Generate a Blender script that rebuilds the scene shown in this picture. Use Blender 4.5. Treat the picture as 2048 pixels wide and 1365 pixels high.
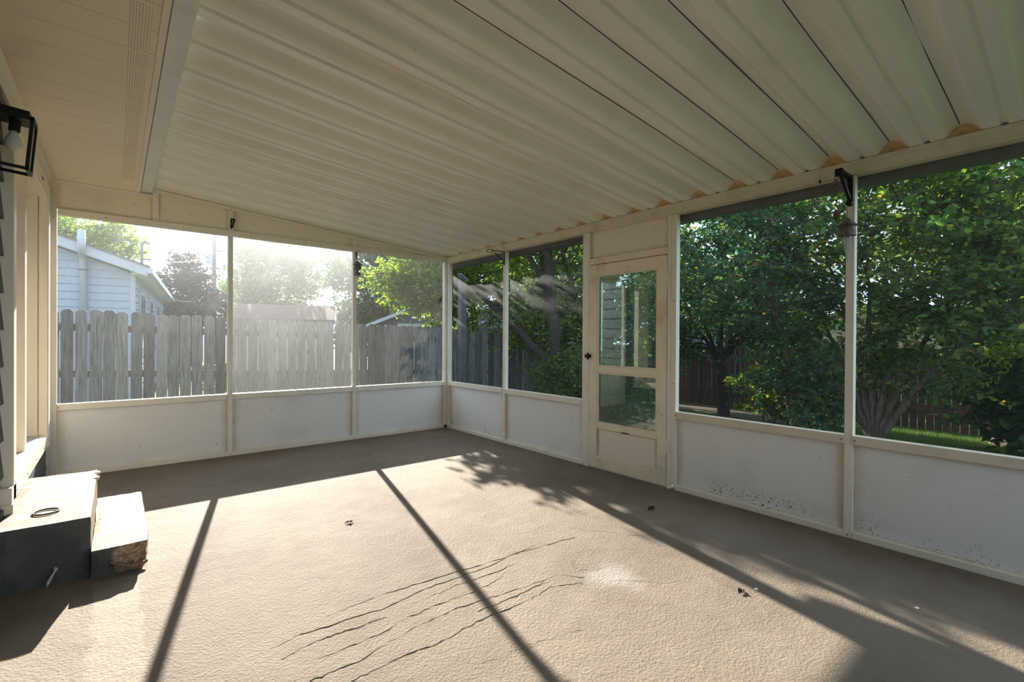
import bpy, bmesh, math, random
import numpy as np
from mathutils import Matrix, Vector

for o in list(bpy.data.objects):
    bpy.data.objects.remove(o)
scene = bpy.context.scene
col = scene.collection
random.seed(7)

# ------------------------------------------------------------------ camera
cam_d = bpy.data.cameras.new('camera')
cam = bpy.data.objects.new('camera', cam_d)
col.objects.link(cam)
cam_d.sensor_width = 36.0
cam_d.lens = 16.782
cam_d.clip_start = 0.05
cam_d.clip_end = 400
fw = Vector((0.63839, 0.76970, -0.00477)).normalized()
rt = Vector((0.76971, -0.63836, 0.00631)); rt = (rt - fw * rt.dot(fw)).normalized()
up = rt.cross(fw)
cam.matrix_world = Matrix(((rt.x, up.x, -fw.x, 0.0), (rt.y, up.y, -fw.y, 0.0), (rt.z, up.z, -fw.z, 1.27), (0, 0, 0, 1)))
scene.camera = cam

# ------------------------------------------------------------------ world, sun, exposure
SUN_AZ, SUN_EL = math.radians(12.8), math.radians(23.5)
world = bpy.data.worlds.new('sky')
scene.world = world
world.use_nodes = True
wn = world.node_tree
wn.nodes.clear()
w_out = wn.nodes.new('ShaderNodeOutputWorld')
w_bg = wn.nodes.new('ShaderNodeBackground')
w_bg.inputs['Color'].default_value = (0.66, 0.83, 1.0, 1.0)
w_bg.inputs['Strength'].default_value = 1.8
wn.links.new(w_bg.outputs[0], w_out.inputs['Surface'])

sun_d = bpy.data.lights.new('sun', 'SUN')
sun_d.energy = 16.8
sun_d.angle = math.radians(0.5)
sun_d.color = (1.0, 0.92, 0.80)
sun = bpy.data.objects.new('sun', sun_d)
col.objects.link(sun)
sdir = Vector((math.sin(SUN_AZ) * math.cos(SUN_EL), math.cos(SUN_AZ) * math.cos(SUN_EL), math.sin(SUN_EL)))
sun.rotation_euler = sdir.to_track_quat('Z', 'Y').to_euler()
sun.location = sdir * 60

scene.view_settings.view_transform = 'Standard'
scene.view_settings.look = 'None'
scene.view_settings.gamma = 1.0
scene.view_settings.use_curve_mapping = False
scene.view_settings.exposure = 0.36
scene.cycles.use_denoising = True
scene.cycles.max_bounces = 14
scene.cycles.diffuse_bounces = 9
scene.cycles.transparent_max_bounces = 16
scene.cycles.sample_clamp_indirect = 6.0


# ------------------------------------------------------------------ material helpers
class NT:
    def __init__(s, name):
        s.m = bpy.data.materials.new(name)
        s.m.use_nodes = True
        s.t = s.m.node_tree
        s.t.nodes.clear()
        s.out = s.n('OutputMaterial')

    def n(s, kind, **kw):
        nd = s.t.nodes.new('ShaderNode' + kind)
        for k, v in kw.items():
            if hasattr(nd, k):
                setattr(nd, k, v)
            else:
                s.set(nd, k.replace('_', ' '), v)
        return nd

    def set(s, nd, key, v):
        sock = nd.inputs[key]
        if isinstance(v, bpy.types.NodeSocket):
            s.t.links.new(v, sock)
        else:
            if isinstance(v, (tuple, list)) and len(v) == 3 and sock.type == 'RGBA':
                v = (*v, 1.0)
            sock.default_value = v

    def math(s, op, a, b=None, c=None):
        nd = s.t.nodes.new('ShaderNodeMath')
        nd.operation = op
        for i, v in enumerate((a, b, c)):
            if v is not None:
                s.set(nd, i, v)
        return nd.outputs[0]

    def mix(s, f, a, b):
        nd = s.t.nodes.new('ShaderNodeMix')
        nd.data_type = 'RGBA'
        s.set(nd, 0, f)
        s.set(nd, 6, a if not isinstance(a, tuple) else (*a[:3], 1.0))
        s.set(nd, 7, b if not isinstance(b, tuple) else (*b[:3], 1.0))
        return nd.outputs[2]

    def noise(s, vec, scale, detail=4, rough=0.55, out=0, w=None, dist=0.0):
        nd = s.t.nodes.new('ShaderNodeTexNoise')
        if w is not None:
            nd.noise_dimensions = '4D'
            s.set(nd, 'W', w)
        s.set(nd, 'Vector', vec)
        s.set(nd, 'Scale', scale)
        s.set(nd, 'Detail', detail)
        s.set(nd, 'Roughness', rough)
        s.set(nd, 'Distortion', dist)
        return nd.outputs[out]

    def ramp(s, f, lo, hi):
        nd = s.t.nodes.new('ShaderNodeMapRange')
        nd.interpolation_type = 'SMOOTHSTEP'
        s.set(nd, 0, f)
        s.set(nd, 1, lo)
        s.set(nd, 2, hi)
        return nd.outputs[0]

    def cramp(s, f, stops):
        nd = s.t.nodes.new('ShaderNodeValToRGB')
        els = nd.color_ramp.elements
        while len(els) < len(stops):
            els.new(0.5)
        for e, (p, c) in zip(els, stops):
            e.position = p
            e.color = (*c, 1.0)
        s.set(nd, 0, f)
        return nd.outputs[0]

    def obj(s):
        return s.n('TexCoord').outputs['Object']

    def gen(s):
        return s.n('TexCoord').outputs['Generated']

    def pos(s):
        return s.n('NewGeometry').outputs['Position']

    def xyz(s, v):
        return s.n('SeparateXYZ', Vector=v).outputs

    def scale(s, v, sc):
        nd = s.t.nodes.new('ShaderNodeVectorMath')
        nd.operation = 'MULTIPLY'
        s.set(nd, 0, v)
        s.set(nd, 1, sc)
        return nd.outputs[0]

    def bump(s, h, strength=0.3, dist=0.01):
        nd = s.t.nodes.new('ShaderNodeBump')
        s.set(nd, 'Height', h)
        s.set(nd, 'Strength', strength)
        s.set(nd, 'Distance', dist)
        return nd.outputs[0]

    def principled(s, color, rough=0.5, normal=None, metallic=0.0, spec=0.5):
        nd = s.n('BsdfPrincipled')
        s.set(nd, 'Base Color', color)
        s.set(nd, 'Roughness', rough)
        s.set(nd, 'Metallic', metallic)
        s.set(nd, 'Specular IOR Level', spec)
        if normal is not None:
            s.set(nd, 'Normal', normal)
        return nd.outputs[0]

    def mixsh(s, f, a, b):
        nd = s.t.nodes.new('ShaderNodeMixShader')
        s.set(nd, 0, f)
        s.t.links.new(a, nd.inputs[1])
        s.t.links.new(b, nd.inputs[2])
        return nd.outputs[0]

    def done(s, sh):
        s.t.links.new(sh, s.out.inputs['Surface'])
        return s.m


def m_paint(name, c, rough=0.45, grime=(0.5, 0.42, 0.3), amt=0.35, scale=3.0, spec=0.5, speck=0.0):
    n = NT(name)
    v = n.pos()
    a = n.ramp(n.noise(v, scale, 6, 0.65), 0.45, 0.8)
    cc = n.mix(n.math('MULTIPLY', a, amt), c, grime)
    if speck:
        sp = n.ramp(n.noise(v, 55, 2, 0.5), 0.70, 0.78)
        big = n.ramp(n.noise(v, 1.1, 2, 0.5), 0.5, 0.75)
        cc = n.mix(n.math('MULTIPLY', n.math('MULTIPLY', sp, big), speck), cc, (0.10, 0.09, 0.07))
    b = n.bump(n.noise(v, 25, 3), 0.06, 0.01)
    return n.done(n.principled(cc, rough, b, spec=spec))


def m_plain(name, c, rough=0.6, metallic=0.0, spec=0.5, var=0.12, scale=12):
    n = NT(name)
    f = n.ramp(n.noise(n.obj(), scale, 4), 0.35, 0.75)
    d = tuple(x * (1 - var * 2) for x in c)
    return n.done(n.principled(n.mix(f, c, d), rough, None, metallic, spec))


def m_panel(name, axis, c, specks=0.0, edge=(0.56, 0.43, 0.26), edge_amt=0.6):
    n = NT(name)
    g = n.xyz(n.gen())
    v = n.pos()
    u, z = g[axis], g[2]
    eu = n.math('ABSOLUTE', n.math('SUBTRACT', n.math('MULTIPLY', u, 2.0), 1.0))
    ez = n.math('ABSOLUTE', n.math('SUBTRACT', n.math('MULTIPLY', z, 2.0), 1.0))
    e = n.math('MAXIMUM', eu, n.math('MULTIPLY', ez, 0.97))
    nz = n.noise(v, 6, 5, 0.6)
    e = n.math('ADD', e, n.math('MULTIPLY', n.math('SUBTRACT', nz, 0.5), 0.16))
    f = n.math('MULTIPLY', n.ramp(e, 0.86, 1.03), edge_amt)
    cc = n.mix(f, c, edge)
    mott = n.ramp(n.noise(v, 2.2, 5, 0.6), 0.5, 0.8)
    cc = n.mix(n.math('MULTIPLY', mott, 0.25), cc, (0.50, 0.46, 0.38))
    sp = n.ramp(n.noise(v, 38, 2, 0.5), 0.715, 0.745)
    cc = n.mix(n.math('MULTIPLY', sp, 0.55), cc, (0.14, 0.12, 0.10))
    if specks:
        low = n.ramp(z, 0.28, 0.03)
        reg = n.ramp(n.noise(v, 1.7, 2, 0.5), 0.40, 0.62)
        s2 = n.ramp(n.noise(n.scale(v, (1, 1, 1.6)), 60, 3, 0.6), 0.565, 0.615)
        f2 = n.math('MULTIPLY', n.math('MULTIPLY', low, reg), s2)
        cc = n.mix(n.math('MULTIPLY', f2, specks), cc, (0.045, 0.04, 0.03))
    b = n.bump(n.noise(v, 14, 3), 0.05, 0.01)
    return n.done(n.principled(cc, 0.42, b))


def m_screen(name, base, grain, patch, fwd_w, rough, trans=(0.45, 0.45, 0.43)):
    n = NT(name)
    v = n.obj()
    fine = n.noise(v, 330, 1, 0.5)
    big = n.noise(v, 3.0, 4, 0.6)
    dust = n.ramp(n.noise(v, 75, 2, 0.6), 0.66, 0.74)
    tr = n.n('BsdfTransparent', Color=(1, 1, 1))
    fwd = n.n('BsdfRefraction', Color=(0.90, 0.95, 1.0), Roughness=rough, IOR=1.4)
    dif = n.n('BsdfDiffuse', Color=(0.05, 0.05, 0.05))
    tl = n.n('BsdfTranslucent', Color=trans)
    ad = n.mixsh(0.30, dif.outputs[0], tl.outputs[0])
    sc = n.mixsh(fwd_w, ad, fwd.outputs[0])
    f = n.math('ADD', n.math('MULTIPLY', n.ramp(fine, 0.35, 0.65), grain), base)
    f = n.math('ADD', f, n.math('MULTIPLY', n.ramp(big, 0.45, 0.75), patch))
    f = n.math('ADD', f, n.math('MULTIPLY', dust, patch))
    return n.done(n.mixsh(f, tr.outputs[0], sc))


def m_dusty_glass():
    n = NT('dusty door glass')
    v = n.pos()
    streak = n.noise(n.scale(v, (1, 9, 1.2)), 5, 5, 0.65)
    spots = n.ramp(n.noise(v, 95, 2, 0.6), 0.60, 0.70)
    tr = n.n('BsdfTransparent', Color=(0.80, 0.90, 0.87))
    fwd = n.n('BsdfRefraction', Color=(0.85, 1.0, 0.95), Roughness=0.62, IOR=1.32)
    tl = n.n('BsdfTranslucent', Color=(0.5, 0.6, 0.56))
    sc = n.mixsh(0.5, tl.outputs[0], fwd.outputs[0])
    f = n.math('ADD', n.math('MULTIPLY', n.ramp(streak, 0.35, 0.75), 0.16), 0.06)
    f = n.math('ADD', f, n.math('MULTIPLY', spots, 0.22))
    body = n.mixsh(f, tr.outputs[0], sc)
    gl = n.n('BsdfGlossy', Color=(1, 1, 1), Roughness=0.02)
    fr = n.n('Fresnel', IOR=1.5)
    ff = n.math('MULTIPLY', fr.outputs[0], 1.6)
    return n.done(n.mixsh(ff, body, gl.outputs[0]))


def m_floor():
    n = NT('porch concrete')
    v = n.pos()
    x, y, z = n.xyz(v)
    big = n.noise(v, 0.9, 6, 0.6)
    cc = n.mix(n.ramp(big, 0.35, 0.7), (0.223, 0.183, 0.140), (0.152, 0.118, 0.089))
    mid = n.ramp(n.noise(v, 4.2, 6, 0.65), 0.48, 0.78)
    cc = n.mix(n.math('MULTIPLY', mid, 0.55), cc, (0.250, 0.216, 0.173))
    red = n.ramp(n.noise(v, 1.6, 4, 0.6, dist=0.4), 0.55, 0.75)
    cc = n.mix(n.math('MULTIPLY', red, 0.5), cc, (0.164, 0.106, 0.074))
    fine = n.noise(v, 160, 4, 0.7)
    cc = n.mix(n.math('MULTIPLY', n.ramp(fine, 0.50, 0.70), 0.5), cc, (0.116, 0.091, 0.067))
    # pale worn patch and a smear of old paint beside the steps
    d = n.n('VectorMath', operation='DISTANCE')
    n.set(d, 0, v)
    n.set(d, 1, (2.05, 1.62, 0.0))
    dn = n.math('ADD', d.outputs['Value'], n.math('MULTIPLY', n.math('SUBTRACT', n.noise(v, 7, 5), 0.5), 0.35))
    cc = n.mix(n.math('MULTIPLY', n.ramp(dn, 0.22, 0.02), 0.6), cc, (0.364, 0.353, 0.336))
    wx = n.math('ADD', x, n.math('MULTIPLY', n.math('SUBTRACT', n.noise(v, 9, 5), 0.5), 0.10))
    wx = n.math('ABSOLUTE', n.math('SUBTRACT', wx, 0.005))
    sm = n.math('MULTIPLY', n.ramp(wx, 0.10, 0.075), n.ramp(y, 3.28, 3.2))
    cc = n.mix(n.math('MULTIPLY', sm, 0.5), cc, (0.329, 0.287, 0.231))
    sp = n.ramp(n.noise(v, 24, 2, 0.5), 0.75, 0.77)
    cc = n.mix(n.math('MULTIPLY', sp, 0.7), cc, (0.10, 0.09, 0.08))
    vo = n.n('TexVoronoi', feature='SMOOTH_F1')
    n.set(vo, 'Vector', n.scale(v, (1, 1, 1)))
    n.set(vo, 'Scale', 95)
    h = n.math('ADD', n.math('MULTIPLY', vo.outputs[0], 0.9), fine)
    h = n.math('ADD', h, n.math('MULTIPLY', n.noise(v, 6, 4), 2.2))
    b = n.bump(h, 0.55, 0.007)
    return n.done(n.principled(cc, 0.78, b, spec=0.35))


def m_wood(name, base, dark, knot, rough=0.85):
    n = NT(name)
    oi = n.n('ObjectInfo')
    rnd = oi.outputs['Random']
    v = n.obj()
    w = n.math('MULTIPLY', rnd, 40.0)
    g = n.noise(n.scale(v, (14, 14, 0.9)), 4.0, 5, 0.65, w=w, dist=0.8)
    cc = n.mix(n.ramp(g, 0.38, 0.66), base, dark)
    g2 = n.noise(n.scale(v, (40, 40, 1.2)), 5.0, 3, 0.6, w=w)
    cc = n.mix(n.math('MULTIPLY', n.ramp(g2, 0.55, 0.7), 0.45), cc, dark)
    kn = n.ramp(n.noise(n.scale(v, (1.0, 1.0, 0.55)), 9.0, 1, 0.4, w=w), 0.76, 0.82)
    cc = n.mix(n.math('MULTIPLY', kn, 0.8), cc, knot)
    hv = n.n('HueSaturation', Color=cc)
    n.set(hv, 'Value', n.math('ADD', n.math('MULTIPLY', rnd, 0.85), 0.48))
    n.set(hv, 'Saturation', n.math('ADD', n.math('MULTIPLY', rnd, 0.9), 0.6))
    b = n.bump(g2, 0.35, 0.004)
    return n.done(n.principled(hv.outputs[0], rough, b, spec=0.25))


def m_leaf(name, stops, trans=0.45, rough=0.45):
    n = NT(name)
    r = n.n('NewGeometry').outputs['Random Per Island']
    cc = n.cramp(r, stops)
    d = n.principled(cc, rough, spec=0.22)
    tc = n.n('HueSaturation', Color=cc)
    n.set(tc, 'Hue', 0.485)
    n.set(tc, 'Saturation', 1.15)
    n.set(tc, 'Value', 2.5)
    t = n.n('BsdfTranslucent', Color=tc.outputs[0])
    return n.done(n.mixsh(trans, d, t.outputs[0]))


def m_bark(name, a, b):
    n = NT(name)
    v = n.pos()
    g = n.noise(n.scale(v, (1, 1, 0.25)), 30, 5, 0.7)
    return n.done(n.principled(n.mix(n.ramp(g, 0.35, 0.65), a, b), 0.9, n.bump(g, 0.6, 0.02), spec=0.2))


def m_soffit():
    n = NT('soffit vinyl')
    v = n.pos()
    x, y, z = n.xyz(v)
    cc = n.mix(n.math('MULTIPLY', n.ramp(n.noise(v, 2.0, 4), 0.45, 0.8), 0.3), (0.88, 0.78, 0.60), (0.74, 0.62, 0.45))
    # vent slots: short dark dashes in a strip near the outer edge
    sx = n.math('LESS_THAN', n.math('FRACT', n.math('MULTIPLY', x, 95.0)), 0.30)
    sy = n.math('LESS_THAN', n.math('FRACT', n.math('MULTIPLY', y, 42.0)), 0.62)
    inb = n.math('MULTIPLY', n.math('GREATER_THAN', x, 0.036), n.math('LESS_THAN', x, 0.118))
    near = n.math('LESS_THAN', y, 5.4)
    gap = n.math('GREATER_THAN', n.math('FRACT', n.math('MULTIPLY', n.math('SUBTRACT', y, 0.02), 1 / 0.225)), 0.08)
    f = n.math('MULTIPLY', n.math('MULTIPLY', sx, sy), n.math('MULTIPLY', inb, n.math('MULTIPLY', near, gap)))
    cc = n.mix(n.math('MULTIPLY', f, 0.75), cc, (0.20, 0.16, 0.11))
    return n.done(n.principled(cc, 0.5))


def m_step_top():
    n = NT('peeling painted concrete')
    v = n.pos()
    a = n.noise(n.scale(v, (1.0, 2.4, 1.0)), 4.5, 7, 0.7, dist=0.5)
    cc = n.mix(n.ramp(a, 0.47, 0.60), (0.225, 0.160, 0.100), (0.315, 0.295, 0.262))
    f = n.noise(n.scale(v, (1, 3, 1)), 26, 5, 0.7)
    cc = n.mix(n.math('MULTIPLY', n.ramp(f, 0.54, 0.7), 0.6), cc, (0.17, 0.115, 0.07))
    sp = n.ramp(n.noise(v, 60, 3, 0.6), 0.66, 0.72)
    cc = n.mix(n.math('MULTIPLY', sp, 0.7), cc, (0.12, 0.09, 0.07))
    d = n.n('VectorMath', operation='DISTANCE')
    n.set(d, 0, v)
    n.set(d, 1, (0.10, 3.31, 0.07))
    dn = n.math('ADD', d.outputs['Value'], n.math('MULTIPLY', n.math('SUBTRACT', n.noise(v, 22, 5), 0.5), 0.09))
    cc = n.mix(n.ramp(dn, 0.125, 0.10), cc, n.mix(n.ramp(n.noise(v, 45, 4), 0.4, 0.6), (0.30, 0.19, 0.11), (0.52, 0.38, 0.25)))
    return n.done(n.principled(cc, 0.75, n.bump(n.math('ADD', a, f), 0.4, 0.01)))


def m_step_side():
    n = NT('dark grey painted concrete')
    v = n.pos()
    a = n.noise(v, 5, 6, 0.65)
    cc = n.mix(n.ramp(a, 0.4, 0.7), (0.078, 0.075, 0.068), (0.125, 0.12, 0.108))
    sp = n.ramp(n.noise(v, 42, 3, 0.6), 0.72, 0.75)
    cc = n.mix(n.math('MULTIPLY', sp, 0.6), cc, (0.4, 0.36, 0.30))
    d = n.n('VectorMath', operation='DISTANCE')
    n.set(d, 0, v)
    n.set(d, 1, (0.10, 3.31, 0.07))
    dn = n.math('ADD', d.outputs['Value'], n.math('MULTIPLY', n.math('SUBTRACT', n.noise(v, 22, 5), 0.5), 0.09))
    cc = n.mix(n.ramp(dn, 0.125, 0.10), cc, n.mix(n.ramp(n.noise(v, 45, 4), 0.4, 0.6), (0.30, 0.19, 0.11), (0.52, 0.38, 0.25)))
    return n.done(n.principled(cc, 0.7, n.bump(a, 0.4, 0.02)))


def m_ground():
    n = NT('lawn soil and grass')
    v = n.pos()
    x, y, z = n.xyz(v)
    a = n.noise(v, 1.4, 6, 0.65)
    cc = n.mix(n.ramp(a, 0.35, 0.65), (0.045, 0.087, 0.021), (0.078, 0.120, 0.030))
    f = n.noise(v, 40, 4, 0.7)
    cc = n.mix(n.math('MULTIPLY', n.ramp(f, 0.45, 0.7), 0.5), cc, (0.030, 0.054, 0.015))
    soil = n.ramp(n.math('ADD', n.noise(v, 0.8, 5), n.math('MULTIPLY', n.ramp(y, 2.6, 3.6), 0.3)), 0.62, 0.76)
    left = n.ramp(x, 4.2, 5.0)
    cc = n.mix(n.math('MULTIPLY', n.math('MULTIPLY', soil, left), 0.9), cc, (0.054, 0.039, 0.027))
    return n.done(n.principled(cc, 0.9, n.bump(f, 0.6, 0.03), spec=0.2))


M = {}
M['frame'] = m_paint('cream painted aluminium', (0.86, 0.81, 0.70), 0.42, amt=0.3)
M['beam'] = m_paint('weathered cream beam', (0.76, 0.68, 0.54), 0.5, (0.38, 0.31, 0.22), 0.55, 5.0)
M['door'] = m_paint('yellowed door paint', (0.87, 0.77, 0.60), 0.4, (0.46, 0.35, 0.22), 0.55, 4.5)
M['panel_x'] = m_panel('white kick panel across', 0, (0.86, 0.86, 0.84))
M['panel_y'] = m_panel('white kick panel along', 1, (0.84, 0.84, 0.82), specks=1.0)
M['upper_x'] = m_panel('cream upper panel across', 0, (0.88, 0.80, 0.64), edge_amt=0.5)
M['upper_y'] = m_panel('cream upper panel along', 1, (0.84, 0.77, 0.63), edge=(0.34, 0.28, 0.20), edge_amt=0.55)
M['door_panel'] = m_panel('door kick panel', 1, (0.86, 0.79, 0.67), specks=0.35, edge=(0.40, 0.29, 0.17), edge_amt=0.75)
M['roof'] = m_paint('white roof sheet', (0.91, 0.89, 0.82), 0.24, (0.70, 0.64, 0.52), 0.35, 1.6, speck=0.7)
M['seam'] = m_plain('dark seam sealant', (0.05, 0.05, 0.045), 0.7)
M['channel'] = m_paint('grey white channel', (0.78, 0.80, 0.77), 0.45, (0.42, 0.38, 0.30), 0.4, 4.0, speck=0.6)
M['soffit'] = m_soffit()
M['trim'] = m_paint('cream trim', (0.90, 0.81, 0.66), 0.42, amt=0.2)
M['gutter'] = m_plain('grey gutter back', (0.20, 0.20, 0.21), 0.5)
M['foam'] = m_plain('tan foam closure', (0.80, 0.56, 0.30), 0.9, var=0.2, scale=30)
M['floor'] = m_floor()
M['ridge'] = m_plain('raised mortar ridge', (0.50, 0.41, 0.31), 0.85, var=0.2, scale=40)
M['crack'] = m_plain('dark crack filler', (0.09, 0.095, 0.085), 0.9, var=0.2, scale=40)
M['screen'] = m_screen('clean insect screen', 0.035, 0.05, 0.025, 0.22, 0.7)
M['screen_dusty'] = m_screen('dust clogged insect screen', 0.03, 0.19, 0.04, 0.16, 0.84)
M['screen_worn'] = m_screen('dusty insect screen', 0.03, 0.15, 0.05, 0.26, 0.74)
M['glass'] = m_dusty_glass()
M['dark_glass'] = m_plain('dark patio glass', (0.10, 0.13, 0.17), 0.03, spec=0.8, var=0.02)
M['siding_dark'] = m_plain('charcoal lap siding', (0.055, 0.065, 0.078), 0.55, var=0.1)
M['black'] = m_plain('black iron', (0.012, 0.011, 0.011), 0.45, 0.3, var=0.1)
M['rust'] = m_plain('rusted iron', (0.22, 0.075, 0.035), 0.8, 0.2, var=0.3, scale=60)
M['verdigris'] = m_plain('weathered bronze', (0.22, 0.19, 0.16), 0.6, 0.4, var=0.3, scale=40)
M['steel'] = m_plain('dull steel', (0.45, 0.43, 0.40), 0.4, 0.7)
M['bulb'] = m_plain('frosted bulb glass', (0.90, 0.88, 0.84), 0.25, var=0.02)
M['lantern_glass'] = None
M['tape'] = m_plain('blue painter tape', (0.02, 0.12, 0.42), 0.7)
M['threshold'] = m_plain('grey threshold', (0.55, 0.53, 0.50), 0.5)
M['step_top'] = m_step_top()
M['step_side'] = m_step_side()
M['stone'] = m_plain('broken pinkish stone', (0.62, 0.42, 0.32), 0.9, var=0.25, scale=15)
M['brown'] = m_plain('exposed brown mortar', (0.28, 0.18, 0.11), 0.95, var=0.35, scale=50)
M['leaf_dead'] = m_plain('dead leaf', (0.10, 0.065, 0.04), 0.8, var=0.3, scale=60)
M['flake'] = m_plain('pale paint flake', (0.75, 0.70, 0.62), 0.7)
M['wood_grey'] = m_wood('weathered grey picket', (0.222, 0.226, 0.222), (0.100, 0.098, 0.092), (0.059, 0.044, 0.033))
M['wood_brown'] = m_wood('dark brown picket', (0.085, 0.045, 0.032), (0.045, 0.026, 0.02), (0.02, 0.012, 0.01))
M['post_grey'] = m_plain('grey painted post', (0.136, 0.140, 0.160), 0.7, var=0.2)
M['ground'] = m_ground()
M['grass'] = m_leaf('grass blade', [(0.0, (0.024, 0.058, 0.014)), (1.0, (0.061, 0.109, 0.024))], 0.3)
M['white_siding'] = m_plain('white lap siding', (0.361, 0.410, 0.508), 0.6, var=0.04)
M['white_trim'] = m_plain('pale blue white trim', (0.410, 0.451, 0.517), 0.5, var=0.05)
M['cream_soffit'] = m_plain('cream eave soffit', (0.76, 0.73, 0.60), 0.6, var=0.05)
M['shingle'] = m_plain('dark shingle', (0.12, 0.11, 0.11), 0.9, var=0.25, scale=20)
M['shingle_brown'] = m_plain('brown shingle', (0.10, 0.065, 0.055), 0.9, var=0.25, scale=20)
M['navy'] = m_plain('navy siding', (0.035, 0.05, 0.10), 0.7)
M['tan_siding'] = m_plain('tan siding', (0.62, 0.50, 0.34), 0.7)
M['pane'] = m_plain('grey window pane', (0.25, 0.32, 0.36), 0.08)
M['pole'] = m_plain('weathered pole wood', (0.240, 0.248, 0.272), 0.9, var=0.2)
M['wire'] = m_plain('pale cable', (0.6, 0.6, 0.6), 0.5)
M['bark'] = m_bark('grey brown bark', (0.060, 0.045, 0.033), (0.120, 0.099, 0.078))
M['bark_dark'] = m_bark('dark bark', (0.027, 0.022, 0.018), (0.060, 0.048, 0.039))
G1 = [(0.0, (0.024, 0.061, 0.019)), (0.5, (0.051, 0.112, 0.027)), (0.93, (0.102, 0.170, 0.034)), (1.0, (0.245, 0.204, 0.041))]
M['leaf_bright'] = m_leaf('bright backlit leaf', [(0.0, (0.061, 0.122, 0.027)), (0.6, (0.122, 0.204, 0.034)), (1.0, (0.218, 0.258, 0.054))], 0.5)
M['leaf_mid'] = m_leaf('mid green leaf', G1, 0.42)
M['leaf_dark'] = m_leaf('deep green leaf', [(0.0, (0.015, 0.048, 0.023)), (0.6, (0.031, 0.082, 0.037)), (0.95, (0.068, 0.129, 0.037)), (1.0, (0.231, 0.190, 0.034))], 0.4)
M['leaf_far'] = m_leaf('far tree leaf', [(0.0, (0.041, 0.082, 0.031)), (1.0, (0.109, 0.156, 0.048))], 0.4)
M['leaf_purple'] = m_leaf('dark purple leaf', [(0.0, (0.024, 0.019, 0.024)), (1.0, (0.058, 0.048, 0.051))], 0.3)


def m_clear():
    n = NT('clear lantern pane')
    tr = n.n('BsdfTransparent', Color=(0.985, 0.99, 0.985))
    gl = n.n('BsdfGlossy', Color=(1, 1, 1), Roughness=0.03)
    fr = n.n('Fresnel', IOR=1.2)
    return n.done(n.mixsh(fr.outputs[0], tr.outputs[0], gl.outputs[0]))


M['lantern_glass'] = m_clear()


# ------------------------------------------------------------------ object helpers
def tag(o, label=None, cat=None, group=None, kind=None):
    if label:
        o['label'] = label
    if cat:
        o['category'] = cat
    if group:
        o['group'] = group
    if kind:
        o['kind'] = kind
    return o


def empty(name, loc=(0, 0, 0), label=None, cat=None, group=None, kind=None):
    o = bpy.data.objects.new(name, None)
    o.empty_display_size = 0.1
    col.objects.link(o)
    o.location = loc
    return tag(o, label, cat, group, kind)


WL = {}


def wloc(o):
    v = Vector(o.location)
    while o.parent:
        o = o.parent
        v = v + Vector(o.location)
    return v


def put(name, me, mat, parent=None, world=(0, 0, 0), rot=None):
    """link mesh data as an object whose origin stands at the world point"""
    if mat is not None and not me.materials:
        for m in (mat if isinstance(mat, (list, tuple)) else [mat]):
            me.materials.append(m)
    o = bpy.data.objects.new(name, me)
    col.objects.link(o)
    w = Vector(world)
    if parent is not None:
        o.parent = parent
        w = w - wloc(parent)
    o.location = w
    if rot:
        o.rotation_euler = rot
    return o


def P(name, bm, mat, parent=None, smooth=False):
    """finish a bmesh drawn in world coordinates; origin at its bounding-box middle"""
    bm.normal_update()
    lo = Vector([min(v.co[i] for v in bm.verts) for i in range(3)])
    hi = Vector([max(v.co[i] for v in bm.verts) for i in range(3)])
    c = (lo + hi) / 2
    bmesh.ops.translate(bm, verts=bm.verts, vec=-c)
    me = bpy.data.meshes.new(name)
    bm.to_mesh(me)
    bm.free()
    if smooth:
        for p in me.polygons:
            p.use_smooth = True
    return put(name, me, mat, parent, c)


def box(x0, x1, y0, y1, z0, z1, bev=0.0, bm=None):
    own = bm is None
    if own:
        bm = bmesh.new()
    x0, x1 = min(x0, x1), max(x0, x1)
    y0, y1 = min(y0, y1), max(y0, y1)
    vs = [bm.verts.new(c) for c in ((x0, y0, z0), (x1, y0, z0), (x1, y1, z0), (x0, y1, z0), (x0, y0, z1), (x1, y0, z1), (x1, y1, z1), (x0, y1, z1))]
    fs = [bm.faces.new([vs[i] for i in f]) for f in ((3, 2, 1, 0), (4, 5, 6, 7), (0, 1, 5, 4), (1, 2, 6, 5), (2, 3, 7, 6), (3, 0, 4, 7))]
    if bev:
        es = list({e for f in fs for e in f.edges})
        bmesh.ops.bevel(bm, geom=es, offset=bev, segments=2, affect='EDGES', profile=0.6)
    return bm


def prism(poly, axis, a, b, bm=None):
    """extrude a polygon of (u, v) pairs along axis 0/1/2 from a to b"""
    if bm is None:
        bm = bmesh.new()

    def mk(t, u, v):
        return ((t, u, v), (u, t, v), (u, v, t))[axis]
    r0 = [bm.verts.new(mk(a, u, v)) for u, v in poly]
    r1 = [bm.verts.new(mk(b, u, v)) for u, v in poly]
    n = len(poly)
    bm.faces.new(r0)
    bm.faces.new(r1[::-1])
    for i in range(n):
        bm.faces.new((r0[i], r1[i], r1[(i + 1) % n], r0[(i + 1) % n]))
    bmesh.ops.recalc_face_normals(bm, faces=bm.faces)
    return bm


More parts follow.
